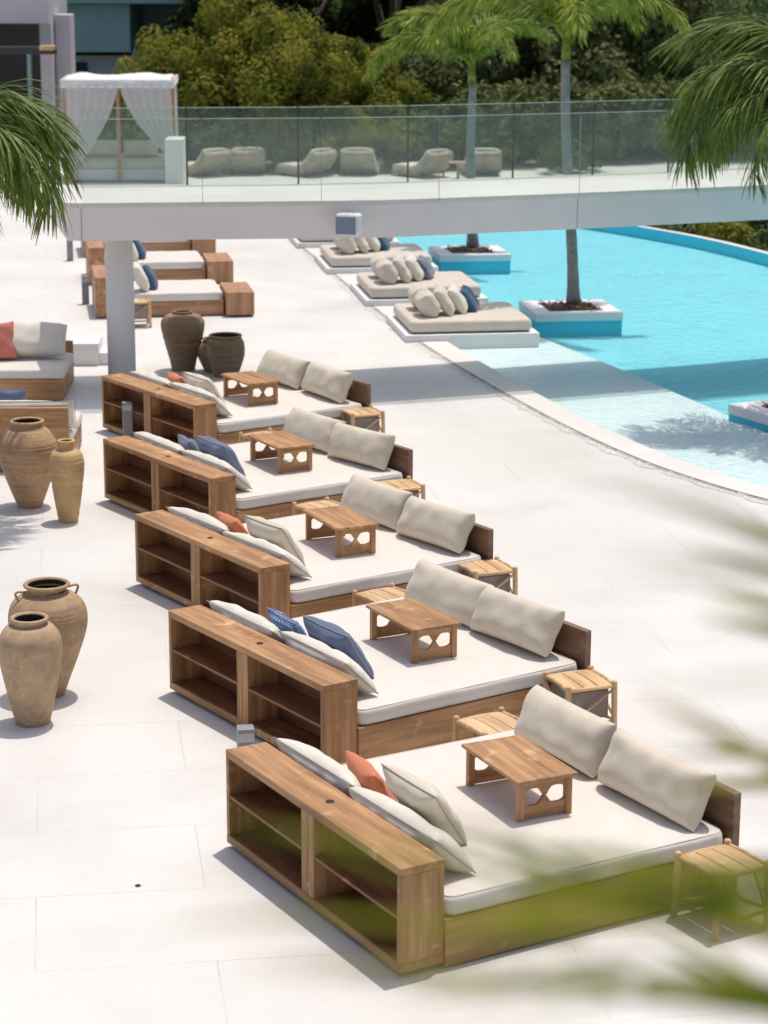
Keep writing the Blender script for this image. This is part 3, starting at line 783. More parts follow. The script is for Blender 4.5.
pillow('scatter_cushion', .56, .54, .18, M['coral'], MA, (-1.00, .74, .45), -82, 14, 4, 'coral pink cushion leaning on the cream bolster at the left edge', 'cushion')
pillow('long_cushion', 2.2, .44, .20, M['cream'], MBm, (-1.02, .22, .45), 90, 30, 0, 'long cream cushion showing over the wooden sofa back beyond the jars', 'cushion', pipe='piping', wr=.014, pinch=.02)
pillow('scatter_cushion', .60, .50, .18, M['blue'], MBm, (-.85, .48, .45), 88, 16, 2, 'dusty blue cushion behind the wooden sofa back at the left edge', 'cushion', pipe='piping')

# white stone bench
p1 = gp(68, 366); p2 = gp(98, 367)
root = empty('stone_bench', (p1.x, p1.y, 0), R(3), label='low white stepped stone bench left of the column', cat='bench')
MB().box(0, (p2-p1).length, 0, .75, 0, .34).build('block', M['white'], root, bevel=.01)
MB().box((p2-p1).length+.001, (p2-p1).length+.40, .05, .70, 0, .19).build('step', M['white'], root, bevel=.01)

# drain marker
d = gp(138, 886)
tag(MB().lathe([(0, .006), (.02, .006), (.02, .0), ], 14).build('floor_drain', M['dark'], loc=(d.x, d.y, 0)), 'tiny dark drain cap in the paving below the jars', 'drain')

# ------------------------------------------------------------------ distant teak daybeds
def far_bed():
    root = empty('daybed'); D = 1.62
    MB().box(-2.72, -2.42, 0, D, .02, .70).build('bookcase', M['oak_y'], root, bevel=.006)
    MB().box(-2.415, -.53, .02, D, .02, .26).build('platform', M['oak_x'], root, bevel=.006)
    mb, top = mattress_mb(-2.41, -.54, .03, D-.02, .2605, .41, .03)
    mb.build('mattress', M['mattress'], root, smooth=True)
    MB().box(-.50, -.02, -.18, 1.05, .035, .43).build('side_block', M['oak_z'], root, bevel=.006)
    MB().box(-.47, -.05, -.15, 1.0, .0, .0345).build('plinth', M['bld_dark'], root)
    return root
fb = far_bed(); q0 = gp(255, 317); FB = []
flab = ['teak daybed nearest the column in the distant row, with cream and navy cushions', 'second daybed back in the distant row left of the pool', 'third daybed back in the distant row, half under the bridge', 'farthest daybed of the distant row, mostly hidden by the bridge']
for k in range(4):
    o = fb if k == 0 else copy_tree(fb)
    x, y = q0.x-.02-.62*k, q0.y+.2+3.9*k
    o.location = (x, y, 0); o.rotation_euler.z = R(9.5); FB.append(bmat(x, y, R(9.5)))
    tag(o, flab[k], 'daybed', 'distant teak daybeds')
for k in range(4):
    wn = ('nearest', 'second', 'third', 'farthest')[k]
    pillow('scatter_cushion', .5, .5, .2, M['cream'], FB[k], (-1.93, .34, .41), 0, 25, 4, 'cream cushion on the %s of the distant daybeds beside the column' % wn, 'cushion', 'cushions on the distant daybeds')
    pillow('scatter_cushion', .46, .46, .18, M['navy'], FB[k], (-1.76, .55, .41), -6, 30, -5, 'navy cushion on the %s of the distant daybeds beside the column' % wn, 'cushion', 'cushions on the distant daybeds')

# ------------------------------------------------------------------ pool daybeds on plinths
def pool_bed():
    root = empty('pool_daybed')
    MB().box(-.10, 2.10, -.10, 2.05, -.155, .115).build('plinth', M['white'], root, bevel=.008)
    mb, top = mattress_mb(0.0, 2.0, 0.0, 1.95, .135, .325, .05)
    mt = mb.build('mattress', M['sand'], root, smooth=True)
    MB().box(.05, 1.95, .05, 1.9, .1155, .1345).build('mattress_base', M['bld_dark'], root)
    return root
pbx = [(411, 322), (371, 288), (331.5, 257.5)]; pp = [gp(x, y, .32) for x, y in pbx]; pp.append(pp[2] + (pp[2]-pp[0])/2)
pb = pool_bed(); PBM = []
plab = ['sand coloured pool daybed on a white plinth nearest the column shadow', 'second sand coloured pool daybed, in the middle of the waterside row', 'third sand coloured pool daybed, just in front of the bridge', 'farthest pool daybed, cut off by the bridge edge']
pn = ['nearest', 'second', 'third', 'farthest']
for k in range(4):
    o = pb if k == 0 else copy_tree(pb)
    o.location = (pp[k].x, pp[k].y, 0); o.rotation_euler.z = R(8.5); PBM.append(bmat(pp[k].x, pp[k].y, R(8.5)))
    tag(o, plab[k], 'daybed', 'pool daybeds on white plinths')
    B = PBM[k]
    if k == 3: continue
    pillow('bolster_cushion', .62, .40, .34, M['sand'], B, (.36, .55, .322), 0, 30, 0, 'front fat sand bolster at the dry end of the %s pool daybed' % pn[k], 'cushion', 'cushions on the pool daybeds', wr=.014, pinch=.0)
    pillow('bolster_cushion', .62, .40, .34, M['sand'], B, (.36, 1.22, .322), 0, 30, 0, 'rear fat sand bolster at the dry end of the %s pool daybed' % pn[k], 'cushion', 'cushions on the pool daybeds', wr=.014, pinch=.0)
    pillow('scatter_cushion', .62, .52, .22, M['sand'], B, (.66, .68, .322), -14, 34, 6, 'square sand cushion resting on the bolster of the %s pool daybed' % pn[k], 'cushion', 'cushions on the pool daybeds')
    pillow('scatter_cushion', .60, .50, .22, M['cream'], B, (.92, .86, .322), -16, 34, 5, 'cream cushion in the middle of the heap on the %s pool daybed' % pn[k], 'cushion', 'cushions on the pool daybeds')
    pillow('scatter_cushion', .56, .46, .18, M['stripe' if k == 1 else 'navy'], B, (1.14, 1.02, .322), -18, 36, 3, ('blue grey striped' if k == 1 else 'navy')+' cushion at the water end of the heap on the %s pool daybed' % pn[k], 'cushion', 'cushions on the pool daybeds')

# ------------------------------------------------------------------ pool planters
def planter(c, rz, half, label):
    root = empty('pool_planter', (c.x, c.y, 0), rz, label=label, cat='planter', group='white planters in the pool')
    h = half; t = .30; b = MB()
    for (x0, x1, y0, y1) in ((-h, h, -h, -h+t), (-h, h, h-t, h), (-h, -h+t, -h+t, h-t), (h-t, h, -h+t, h-t)): b.box(x0, x1, y0, y1, -.03, .10)
    b.build('rim', M['white'], root)
    MB().box(-h+.01, h-.01, -h+.01, h-.01, -.298, -.031).build('submerged_base', M['pool_side'], root)
    s = MB(); n = 14
    for i in range(n+1):
        for j in range(n+1):
            x = (-1+2*i/n)*(h-t); y = (-1+2*j/n)*(h-t); s.v.append(Vector((x, y, .07+.05*max(0, 1-math.hypot(x, y)/(h-t))+.03*noise.noise(Vector((x*6, y*6, rz))))))
    for i in range(n):
        for j in range(n): s.f.append((i*(n+1)+j, (i+1)*(n+1)+j, (i+1)*(n+1)+j+1, i*(n+1)+j+1))
    s.build('soil', M['soil'], root, smooth=True)
    # dry leaves and mulch chips
    r = random.Random(int(h*100+rz*77)); b = MB()
    for k in range(130):
        x, y = r.uniform(-1, 1)*(h-t), r.uniform(-1, 1)*(h-t); T = Matrix.Translation((x, y, .10+r.random()*.05)) @ Euler((r.uniform(-.6, .6), r.uniform(-.6, .6), r.random()*6.3)).to_matrix().to_4x4()
        b.box(-.06*r.random()-.02, .06, -.012, .012, -.003, .003, T)
    b.build('mulch', wood('mulch_chips', (.05, .025, .012), (.13, .07, .035), (.3, .2, .12), 'x'), root)
    return root
def quad_c(pts, z=.10): 
    P = [gp(x, y, z) for x, y in pts]; return sum(P, Vector())/len(P)
c2 = quad_c([(536, 315), (624, 313), (603, 298.6), (517.6, 301)]); c1 = quad_c([(441, 256), (514, 254), (493, 244), (429, 247.4)])
planter(c1, R(8), .74, 'white pool planter with the farther palm, just below the bridge')
planter(c2, R(8), .76, 'white pool planter with the tall thin palm in the centre of the pool')
cl = gp(736, 404, .10); a3 = R(-14)
c3 = cl + Vector((math.cos(R(20)), math.sin(R(20)), 0))*.78 + Vector((math.sin(R(20))*.7, -math.cos(R(20))*.7, 0)); c3 = cl + Vector((.92, -.32, 0))
planter(c3, R(28), .76, 'white pool planter cut by the right edge of the picture')

# ------------------------------------------------------------------ palms
def frond_mesh(length, droop, nleaf, leaf, seed, side=.9, hang=.35, curl=1.0, width=.02):
    """frond along +X from origin, arching; returns (rachis MB, leaflets MB)"""
    r = random.Random(seed); pts = []; n = 18; p = Vector((0, 0, 0)); el_ = R(52)
    for i in range(n+1):
        pts.append(p.copy()); t = i/n
        e = el_ - droop*(t**1.15)
        p = p + Vector((math.cos(e), 0, math.sin(e)))*length/n
    ra = MB().tube(pts, [max(.004, .022*(1-.85*i/n)) for i in range(n+1)], 6)
    lf = MB()
    for k in range(nleaf):
        t = .10+.90*(k+r.random())/nleaf; f = t*n; i = min(n-1, int(f)); c = pts[i].lerp(pts[i+1], f-i); tan = (pts[i+1]-pts[i]).normalized()
        ang = r.uniform(0, 2*math.pi)
        sidev = Vector((0, 1, 0)); upv = tan.cross(sidev)*-1
        ph = r.uniform(-1.35, 1.35); s = r.choice((-1, 1))
        d = (sidev*s*math.cos(ph) + (upv if upv.z > 0 else -upv)*math.sin(ph))
        d = (d*1.0 + tan*(.75+.25*r.random())).normalized()
        ll = leaf*(.55+.45*math.sin(math.pi*min(1, t*.82+.12)))*r.uniform(.8, 1.12)
        q = c.copy(); wv = d.cross(Vector((0, 0, 1))); wv = (wv if wv.length > .05 else Vector((0, 1, 0))).normalized()
        wv = (wv + Vector((0, 0, r.uniform(-.5, .5)))).normalized()
        base = len(lf.v); seg = 4; dd = d.copy()
        for j in range(seg+1):
            u = j/seg; wd = width*(math.sin(math.pi*(.18+.82*(1-u)))*.5+.12*(1-u)) if j < seg else .0015
            lf.v += [q - wv*wd, q + wv*wd]
            dd = (dd + Vector((0, 0, -hang*curl))).normalized(); q = q + dd*ll/seg
        for j in range(seg): a = base+2*j; lf.f.append((a, a+1, a+3, a+2))
    return ra, lf
FR = {}
def frond_data(key, *a, mat, **kw):
    if key not in FR:
        ra, lf = frond_mesh(*a, **kw)
        o1 = ra.build('rachis', mat, smooth=True); o2 = lf.build('leaflets', mat)
        FR[key] = (o1.data, o2.data); bpy.data.objects.remove(o1); bpy.data.objects.remove(o2)
    return FR[key]
def palm(base, top, specs, label, mat, leaf=.55, nleaf=330, width=.016, r0=.13, r1=.085, variants=4, droop=2.3, hang=.35, seed=0):
    root = empty('palm_tree', base, label=label, cat='palm tree', group='palms round the pool')
    T = Vector(top)-Vector(base); n = 26; pts = []
    for i in range(n+1):
        t = i/n; pts.append(Vector((T.x*t + .03*math.sin(t*5+seed), T.y*t, T.z*t)))
    rr = [r0*(1-t)+r1*t + .004*((i % 2)) + (.04*math.exp(-t*18)) for i, t in ((i, i/n) for i in range(n+1))]
    MB().tube(pts, rr, 14).build('trunk', M['trunk'], root, smooth=True)
    MB().tube([T, T+Vector((0, 0, .25)), T+Vector((.01, 0, .62))], [r1*1.15, r1*.95, r1*.5], 12).build('crownshaft', M['palm_l'], root, smooth=True)
    for k, (az, tilt, ln) in enumerate(specs):
        v = k % variants
        da, db = frond_data((label, v), 1.0, droop, nleaf, leaf/ln, seed*31+v, mat=M[mat], width=width/ln, hang=hang)
        f = bpy.data.objects.new('frond', None); 
        o = bpy.data.objects.new('frond', db); col.objects.link(o); o.parent = root
        bpy.data.objects.remove(f)
        rch = bpy.data.objects.new('rachis', da); col.objects.link(rch); rch.parent = o
        o.location = T + Vector((0, 0, .35)); o.rotation_euler = Euler((0, -R(tilt), R(az)), 'XYZ'); o.scale = (ln, ln, ln)
        # euler XYZ applies tilt (Y) then heading (Z)
    return root
rs = random.Random(5)
def ring_specs(n, lmin, lmax, t0, t1, skip=None, a0=0):
    out = []
    for k in range(n):
        out.append((a0 + k*360/n + rs.uniform(-14, 14), rs.uniform(t0, t1), rs.uniform(lmin, lmax)))
    return out
b2 = gp(572, 303.5, .10); t2 = gd(566, 60, b2.y)
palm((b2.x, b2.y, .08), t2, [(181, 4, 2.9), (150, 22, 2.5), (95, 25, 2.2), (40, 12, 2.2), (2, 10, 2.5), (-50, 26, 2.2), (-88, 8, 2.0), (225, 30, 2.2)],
     'tall thin palm growing from the central pool planter, crown cut by the top edge', 'palm_l', leaf=.52, nleaf=330, width=.024, r0=.10, r1=.075, droop=2.2, seed=1, hang=.26)
b1 = gp(471.5, 247, .10); t1 = gd(472, 84, b1.y)
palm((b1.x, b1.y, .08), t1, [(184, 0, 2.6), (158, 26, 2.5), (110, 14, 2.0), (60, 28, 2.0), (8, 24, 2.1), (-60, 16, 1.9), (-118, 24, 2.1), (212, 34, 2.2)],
     'shorter palm growing from the farther pool planter below the bridge', 'palm_l', leaf=.50, nleaf=320, width=.026, r0=.11, r1=.08, droop=2.2, seed=2, hang=.26)
t3 = Vector((c3.x-.06, c3.y+.1, 3.55))
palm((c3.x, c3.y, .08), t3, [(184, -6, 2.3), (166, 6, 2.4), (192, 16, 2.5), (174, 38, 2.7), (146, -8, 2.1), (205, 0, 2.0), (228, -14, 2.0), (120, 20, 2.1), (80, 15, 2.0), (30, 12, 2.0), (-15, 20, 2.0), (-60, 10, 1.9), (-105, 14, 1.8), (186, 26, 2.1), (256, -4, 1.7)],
     'palm with dark drooping fronds cut by the right edge of the picture', 'palm', leaf=.80, nleaf=150, width=.026, droop=2.4, hang=.40, seed=3)
t4 = gd(-78, 192, 24.0); 
palm((t4.x, t4.y, 0), t4, [(-4, -8, 1.9), (18, 8, 1.95), (-26, 2, 1.85), (40, -4, 1.75), (-50, -6, 1.7), (80, 15, 1.8), (120, 10, 1.8), (160, 10, 1.8), (200, 10, 1.8), (240, 8, 1.8), (285, 8, 1.8), (4, 22, 1.9)],
     'palm at the left edge with fronds hanging over the bridge end', 'palm', leaf=.80, nleaf=190, width=.021, droop=2.45, hang=.36, seed=4)

# ------------------------------------------------------------------ bridge
ZB, ZT = 2.24, 2.76
near = [gp(0, 196, ZB), gp(64, 240.5, ZB), gp(82, 241, ZB), gp(384, 237.5, ZB), gp(577, 229, ZB), gp(700, 223, ZB), gp(800, 218, ZB), gp(1100, 200, ZB)]
near = [Vector((p.x, p.y, 0)) for p in near]
near[1] = Vector((near[2].x-.20, near[2].y+.03, 0)); near[0] = near[1] + Vector((-.56, 2.42, 0))
WB = 2.35
def fat(P, d):
    out = []
    for i, p in enumerate(P):
        t1 = (P[i]-P[i-1]).normalized() if i > 0 else (P[1]-P[0]).normalized()
        t2 = (P[i+1]-P[i]).normalized() if i < len(P)-1 else t1
        n1 = Vector((-t1.y, t1.x, 0)); n2 = Vector((-t2.y, t2.x, 0)); m = (n1+n2).normalized()
        out.append(p + m*d/max(.35, m.dot(n1)))
    return out
far = [near[0], near[0].copy()] + fat(near[2:], WB)
far[0] = far[1] = near[0] + Vector((.002, 0, 0))
bridge = empty('bridge', (near[2].x, near[2].y, 0), label='white elevated walkway spanning the deck and the pool', cat='bridge')
def rel(P): return [Vector((p.x-near[2].x, p.y-near[2].y, 0)) for p in P]
NR, FRr = rel(near), rel(far)
b = MB(); b.prism([(p.x, p.y) for p in NR] + [(p.x, p.y) for p in reversed(FRr[2:])], ZB, ZT-.07)
sl_ = b.build('slab', M['bridge_w'], bridge)
b = MB(); nl2 = fat(NR, -.03); b.prism([(p.x, p.y) for p in nl2] + [(p.x, p.y) for p in reversed(fat(FRr[2:], .03))], ZT-.066, ZT)
lip = b.build('walkway_surface', M['deck'], bridge)
for o in (sl_, lip):
    bm = bmesh.new(); bm.from_mesh(o.data); bmesh.ops.triangulate(bm, faces=[f for f in bm.faces if len(f.verts) > 4]); bmesh.ops.recalc_face_normals(bm, faces=bm.faces[:]); bm.to_mesh(o.data); bm.free()
# vertical joints on the fascia
b = MB()
for i in (2, 4):
    p = NR[i]; b.box(p.x-.004, p.x+.004, p.y-.006, p.y+.004, ZB+.01, ZT-.075)
b.build('fascia_joint', M['bollard'], bridge)
# column
cpx = gp(119.5, 300, 0); cy_ = (near[2].y+far[2].y)/2 - .1; cxw = (119.5-384)/F*(cy_*math.cos(PITCH)+CH*math.sin(PITCH)-1.2*math.sin(PITCH))
o = MB().lathe([(0, 0), (.2, 0), (.2, ZB-.002), (0, ZB-.002)], 40).build('column', M['white'], loc=(cxw, cy_, 0), smooth=False)
for p in o.data.polygons: p.use_smooth = abs(p.normal.z) < .5
tag(o, 'round white column holding up the bridge, rising behind the farthest daybed', 'column')
# glass balustrades
def interp(P, t):
    Ls = [0]
    for i in range(len(P)-1): Ls.append(Ls[-1]+(P[i+1]-P[i]).length)
    s = t
    for i in range(len(P)-1):
        if s <= Ls[i+1]: return P[i].lerp(P[i+1], (s-Ls[i])/(Ls[i+1]-Ls[i]))
    return P[-1]
def plen(P): return sum((P[i+1]-P[i]).length for i in range(len(P)-1))
def balustrade(P, marks, z0, h, label, posts):
    root = empty('glass_balustrade', (P[0].x, P[0].y, 0), label=label, cat='balustrade', group='glass balustrades of the bridge')
    o0 = Vector((P[0].x, P[0].y, 0))
    for a, c in zip(marks[:-1], marks[1:]):
        p, q = interp(P, a)-o0, interp(P, c)-o0; d = (q-p); ln = d.length; d.normalize()
        T = Matrix.Translation(p) @ Matrix.Rotation(math.atan2(d.y, d.x), 4, 'Z')
        g = MB().box(.012, ln-.012, -.006, .006, z0, z0+h-.011, T).build('glass_panel', M['glass'], root)
        MB().box(.012, ln-.012, -.009, .009, z0+h-.0105, z0+h, T).build('glass_edge', M['glass_edge'], g)
    for a in marks[1:-1]:
        p = interp(P, a)-o0
        if posts: MB().box(p.x-.013, p.x+.013, p.y-.02, p.y+.02, z0, z0+h-.05).build('post', M['dark'], root)
        else: MB().box(p.x-.004, p.x+.004, p.y-.007, p.y+.007, z0, z0+h-.012).build('joint_seal', M['bollard'], root)
    return root
def s_of(P, px, z):
    best = None; Ltot = plen(P); n = 600
    for k in range(n+1):
        s = Ltot*k/n; q = interp(P, s); dep = q.y*math.cos(PITCH)-(z-CH)*math.sin(PITCH); x = 384+F*q.x/dep
        if best is None or abs(x-px) < best[0]: best = (abs(x-px), s)
    return best[1]
NB = fat(near, -.05)[2:]; FBn = fat(far[2:], -.08)
mk = [0] + [s_of(NB, x, 3.3) for x in (200, 320, 437, 578, 700)] + [plen(NB)-.1]
balustrade(NB, mk, ZT-.02, 1.16, 'near clear glass balustrade along the pool side edge of the bridge', False)
mk = [0] + [s_of(FBn, x, 3.3) for x in (186, 296, 406, 512, 592, 667)] + [plen(FBn)-.1]
balustrade(FBn, mk, ZT+.001, 1.13, 'far glass balustrade with dark posts on the garden side of the bridge', True)
LB = [fat(near, -.05)[2], fat(near, -.05)[1], fat(near, -.05)[0]]
# speaker on the fascia
sp0 = gd(349, 224, near[3].y-.30)
root = empty('wall_speaker', (sp0.x, sp0.y, sp0.z), R(-14), label='white box speaker with blue grey front fixed to the bridge edge', cat='speaker')
MB().box(-.17, .17, -.13, .13, -.15, .15).build('housing', plain('white_plastic', (.78, .78, .80), .35), root, bevel=.045, seg=5)
MB().box(-.155, .13, -.139, -.1305, -.13, .11).build('grille', plain('blue_grey_grille', (.22, .28, .36), .6), root, bevel=.003)
MB().box(-.16, .06, .131, .30, -.03, .03).build('bracket', M['bollard'], root, bevel=.004)

# ------------------------------------------------------------------ cabana and loungers beyond the bridge
cb = gp(70, 186); cb.y = 60.5; cb.x = gd(66, 150, 60.5).x
root = empty('cabana', (cb.x, cb.y, 0), R(3), label='wooden cabana with white curtains beyond the left end of the bridge', cat='cabana')
CW, CDp, CHt = 2.85, 2.4, 2.72
for (x, y) in ((0, 0), (CW, 0), (0, CDp), (CW, CDp), (CW*.5, 0)):
    MB().box(x-.05, x+.05, y-.05, y+.05, .06, CHt-.1).build('post', M['oak_z'], root, bevel=.005)
b = MB()
for (x0, x1, y0, y1) in ((-.06, CW+.06, -.061, .059), (-.06, CW+.06, CDp-.059, CDp+.061), (-.061, .059, .06, CDp-.06), (CW-.059, CW+.061, .06, CDp-.06)): b.box(x0, x1, y0, y1, CHt-.0995, CHt)
b.build('roof_beam', M['oak_x'], root)
s = MB(); n = 16
for i in range(n+1):
    for j in range(n+1):
        x = -.12+(CW+.24)*i/n; y = -.12+(CDp+.24)*j/n; s.v.append(Vector((x, y, CHt+.05+.08*math.sin(math.pi*i/n*4)*.3+.06*noise.noise(Vector((x*2, y*2, 0))) - (.14 if i in (0, n) or j in (0, n) else 0))))
for i in range(n):
    for j in range(n): s.f.append((i*(n+1)+j, (i+1)*(n+1)+j, (i+1)*(n+1)+j+1, i*(n+1)+j+1))
s.build('canopy', M['cream'] if False else plaster('white_canvas', (.8, .79, .78), .03), root, smooth=True)
b = MB()
for (x0, x1, y0, y1) in ((-.09, CW+.09, -.10, -.065), (-.09, CW+.09, CDp+.065, CDp+.10), (-.10, -.0651, -.064, CDp+.064), (CW+.0651, CW+.10, -.064, CDp+.064)): b.box(x0, x1, y0, y1, CHt-.20, CHt+.02)
b.build('valance', M['white'], root, bevel=.01)
def curtain(name, top0, top1, bot0, bot1, z0, z1, belly=0, n=30):
    b = MB(); m = 14
    for j in range(m+1):
        t = j/m; z = z1+(z0-z1)*t; e = t**1.6
        a = Vector(top0).lerp(Vector(bot0), e); c = Vector(top1).lerp(Vector(bot1), e)
        for i in range(n+1):
            u = i/n; p = a.lerp(c, u); wv = .045*math.sin(u*2*math.pi*6+t*2)
            b.v.append(Vector((p.x, p.y+wv, z)))
    for j in range(m):
        for i in range(n): a0 = j*(n+1)+i; b.f.append((a0, a0+1, a0+n+2, a0+n+1))
    return b.build('curtain', M['sheer'], root, smooth=True)
curtain('c', (0, -.08), (CW*.5, -.08), (-.05, -.08), (.22, -.08), .35, CHt-.1)
curtain('c', (CW*.52, -.08), (CW, -.08), (CW-.12, -.08), (CW+.1, -.08), .7, CHt-.1)
curtain('c', (CW+.08, 0), (CW+.08, CDp*.8), (CW+.12, 0), (CW+.14, CDp*.5), .5, CHt-.1)
curtain('c', (-.08, 0), (-.08, CDp*.8), (-.1, 0), (-.1, CDp*.5), .1, CHt-.1)
MB().box(.1, CW-.1, .1, CDp-.1, .05, .35).build('platform', M['white'], root, bevel=.01)
mb, top = mattress_mb(.15, CW-.15, .15, CDp-.15, .3505, .58, .05); mb.build('mattress', M['sand'], root, smooth=True)
MC = bmat(cb.x, cb.y, R(3))
pillow('bolster_cushion', 1.0, .5, .34, M['cream'], MC, (.85, 1.2, .58), -90, 22, 0, 'cream bolster on the left side inside the curtained cabana', 'cushion', wr=.02)
pillow('bolster_cushion', 1.0, .5, .34, M['sand'], MC, (1.95, 1.1, .58), -90, 22, 0, 'sand bolster on the right side inside the curtained cabana', 'cushion', wr=.02)
wb = gd(174, 160, 59.5)
tag(MB().box(-.24, .24, 0, 1.0, 0, 1.25).build('white_wall', M['white'], loc=(wb.x, wb.y, 0), bevel=.02), 'short white wall block right of the cabana', 'wall')
def lounger():
    root = empty('rattan_lounger'); n = 16; m = 10
    # curved shell: seat and high rounded back
    def sec(t):  # t 0..1 along profile
        P = [Vector((0, .95, .30)), Vector((0, .55, .34)), Vector((0, .15, .30)), Vector((0, -.10, .42)), Vector((0, -.34, .72)), Vector((0, -.46, .98))]
        f = t*(len(P)-1); i = min(len(P)-2, int(f)); return P[i].lerp(P[i+1], f-i)
    b = MB(); c = MB()
    for j in range(n+1):
        t = j/n; p = sec(t); wdt = .58*(1-.30*max(0, t-.55)**1.0)
        for i in range(m+1):
            u = -1+2*i/m; b.v.append(Vector((u*wdt, p.y, p.z + (.10*u*u if t < .6 else .10*u*u*.6))))
        for i in range(m+1):
            u = -1+2*i/m; b.v.append(Vector((u*wdt*.95, p.y + (.06 if t < .4 else -.14), (p.z-.24) if t < .5 else p.z-.12-.1*(1-t))))
    r = 2*(m+1)
    for j in range(n):
        for i in range(m):
            a = j*r+i; b.f.append((a, a+1, a+r+1, a+r)); a += m+1; b.f.append((a, a+r, a+r+1, a+1))
        for i in (0, m):
            a = j*r+i; b.f.append((a, a+r, a+r+m+1, a+m+1))
    for j in (0, n):
        for i in range(m): a = j*r+i; b.f.append((a, a+1, a+m+2, a+m+1))
    b.build('woven_shell', M['rattan'], root, smooth=True)
    for j in range(n+1):
        t = j/n; p = sec(t); wdt = .50*(1-.30*max(0, t-.55))
        for i in range(m+1):
            u = -1+2*i/m; c.v.append(Vector((u*wdt, p.y+.02, p.z+.09-.05*u**4)))
    for j in range(n):
        for i in range(m): a = j*(m+1)+i; c.f.append((a, a+1, a+m+2, a+m+1))
    o = c.build('seat_pad', M['cream'], root, smooth=True); md = o.modifiers.new('s', 'SOLIDIFY'); md.thickness = .07; md.offset = -1
    for (x, y) in ((-.45, -.2), (.45, -.2), (-.45, .75), (.45, .75)): MB().tube([(x, y, 0), (x*.95, y, .22)], .025, 8).build('leg', M['dark'], root)
    return root
lg = lounger()
ll = [(207, 62.5, 40, 'rattan lounger just right of the white wall block, seen through the glass'), (246, 63, 12, 'wide rattan lounger with its back to the camera, second from the cabana'),
      (312, 62.6, 48, 'rattan lounger with a pale curved edge, third from the cabana'), (360, 63, 350, 'rattan lounger facing away left of the middle glass post'),
      (428, 62.5, 42, 'rattan lounger beside the small pink table'), (482, 63, 5, 'round backed rattan lounger, farthest right of the row')]
for k, (px, yd, rz, lab) in enumerate(ll):
    o = lg if k == 0 else copy_tree(lg)
    o.location = (gd(px, 170, yd).x, yd, 0); o.rotation_euler.z = R(rz); o.scale = (.95, .95, .72); tag(o, lab, 'lounger', 'rattan loungers beyond the bridge')
pt = gd(458, 170, 61.6)
root = empty('side_table', (pt.x, pt.y, 0), label='small round pink topped table between two rattan loungers', cat='side table')
MB().lathe([(0, .46), (.3, .46), (.3, .5), (0, .5)], 24).build('tabletop', plain('pink_terracotta', (.5, .3, .24), .6), root)
MB().tube([(0, 0, 0), (0, 0, .459)], .04, 10).build('stem', M['oak_z'], root)
MB().lathe([(0, 0), (.2, 0), (.2, .03), (0, .03)], 20).build('foot', M['oak_z'], root)

# ------------------------------------------------------------------ houses
def house_grey():
    y0 = 70.0; x = lambda px: gd(px, 50, y0).x; z = lambda py: gd(30, py, y0).z
    root = empty('grey_house', (x(0), y0, -1.3), label='pale grey house with flat roof slab at the top left corner', cat='house')
    ox = x(0); g = lambda a, b_, c, d, e, f, nme, mt: MB().box(a-ox, b_-ox, c-y0, d-y0, e+1.3, f+1.3).build(nme, mt, root, bevel=.02)
    g(x(-300), x(52), y0-.6, y0+3.6, z(23), z(-2), 'roof_slab', M['bld_grey'])
    g(x(41), x(52.5), y0-.2, y0+.4, -1.3, z(23)-.003, 'pillar', M['bld_grey'])
    g(x(52.6), x(68), y0+.6, y0+1.6, -1.3, z(15), 'wall', M['bld_grey'])
    g(x(-300), x(41), y0+3.0, y0+3.4, -1.3, z(23)-.003, 'rear_wall', M['bld_dark'])
    g(x(-300), x(60), y0-1.6, y0-.65, z(52), z(45), 'awning', M['dark'])
    g(x(49), x(63.5), y0-2.0, y0-1.605, z(47.5), z(43), 'awning_tip', M['pine_x'])
    g(x(27), x(31), y0-.1, y0+.1, -1.3, z(54), 'awning_post', M['bld_teal'])
    g(x(-300), x(-60), y0+.2, y0+3, -1.3, z(24)-.003, 'side_wall', M['bld_grey'])
house_grey()
def house_teal():
    y0 = 86.0; x = lambda px: gd(px, 50, y0).x; z = lambda py: gd(30, py, y0).z
    root = empty('teal_house', (x(70), y0, -1.3), label='teal two storey house with open balcony behind the yellow green trees', cat='house')
    ox = x(70); g = lambda a, b_, c, d, e, f, nme, mt: MB().box(a-ox, b_-ox, c-y0, d-y0, e+1.3, f+1.3).build(nme, mt, root, bevel=.02)
    g(x(56), x(133), y0-.8, y0+9, z(51), z(3), 'upper_box', M['bld_teal'])
    g(x(50), x(235), y0-1.2, y0+10, z(2.5), z(-4), 'roof_slab', M['bld_teal'])
    g(x(133)+.01, x(225), y0+3.5, y0+9, z(51), z(3), 'balcony_wall', M['bld_pale'])
    g(x(133)+.01, x(225), y0-.6, y0+3.49, z(55), z(50), 'balcony_floor', M['bld_teal'])
    g(x(220), x(226), y0-.6, y0-.2, z(50)+.003, z(3), 'balcony_pillar', M['bld_pale'])
    lo = g(x(58), x(225), y0, y0+8.9, -1.3, z(55)-.003, 'lower_wall', M['bld_pale'])
    wn = MB().box(x(72)-ox, x(87)-ox, -.06, -.002, z(71)+1.3, z(62)+1.3).build('window', M['dark'], root)
    MB().box(x(71)-ox, x(88)-ox, -.09, -.001, z(72.5)+1.3, z(71)+1.298).build('sill', M['bld_pale'], wn)
    return root
house_teal()

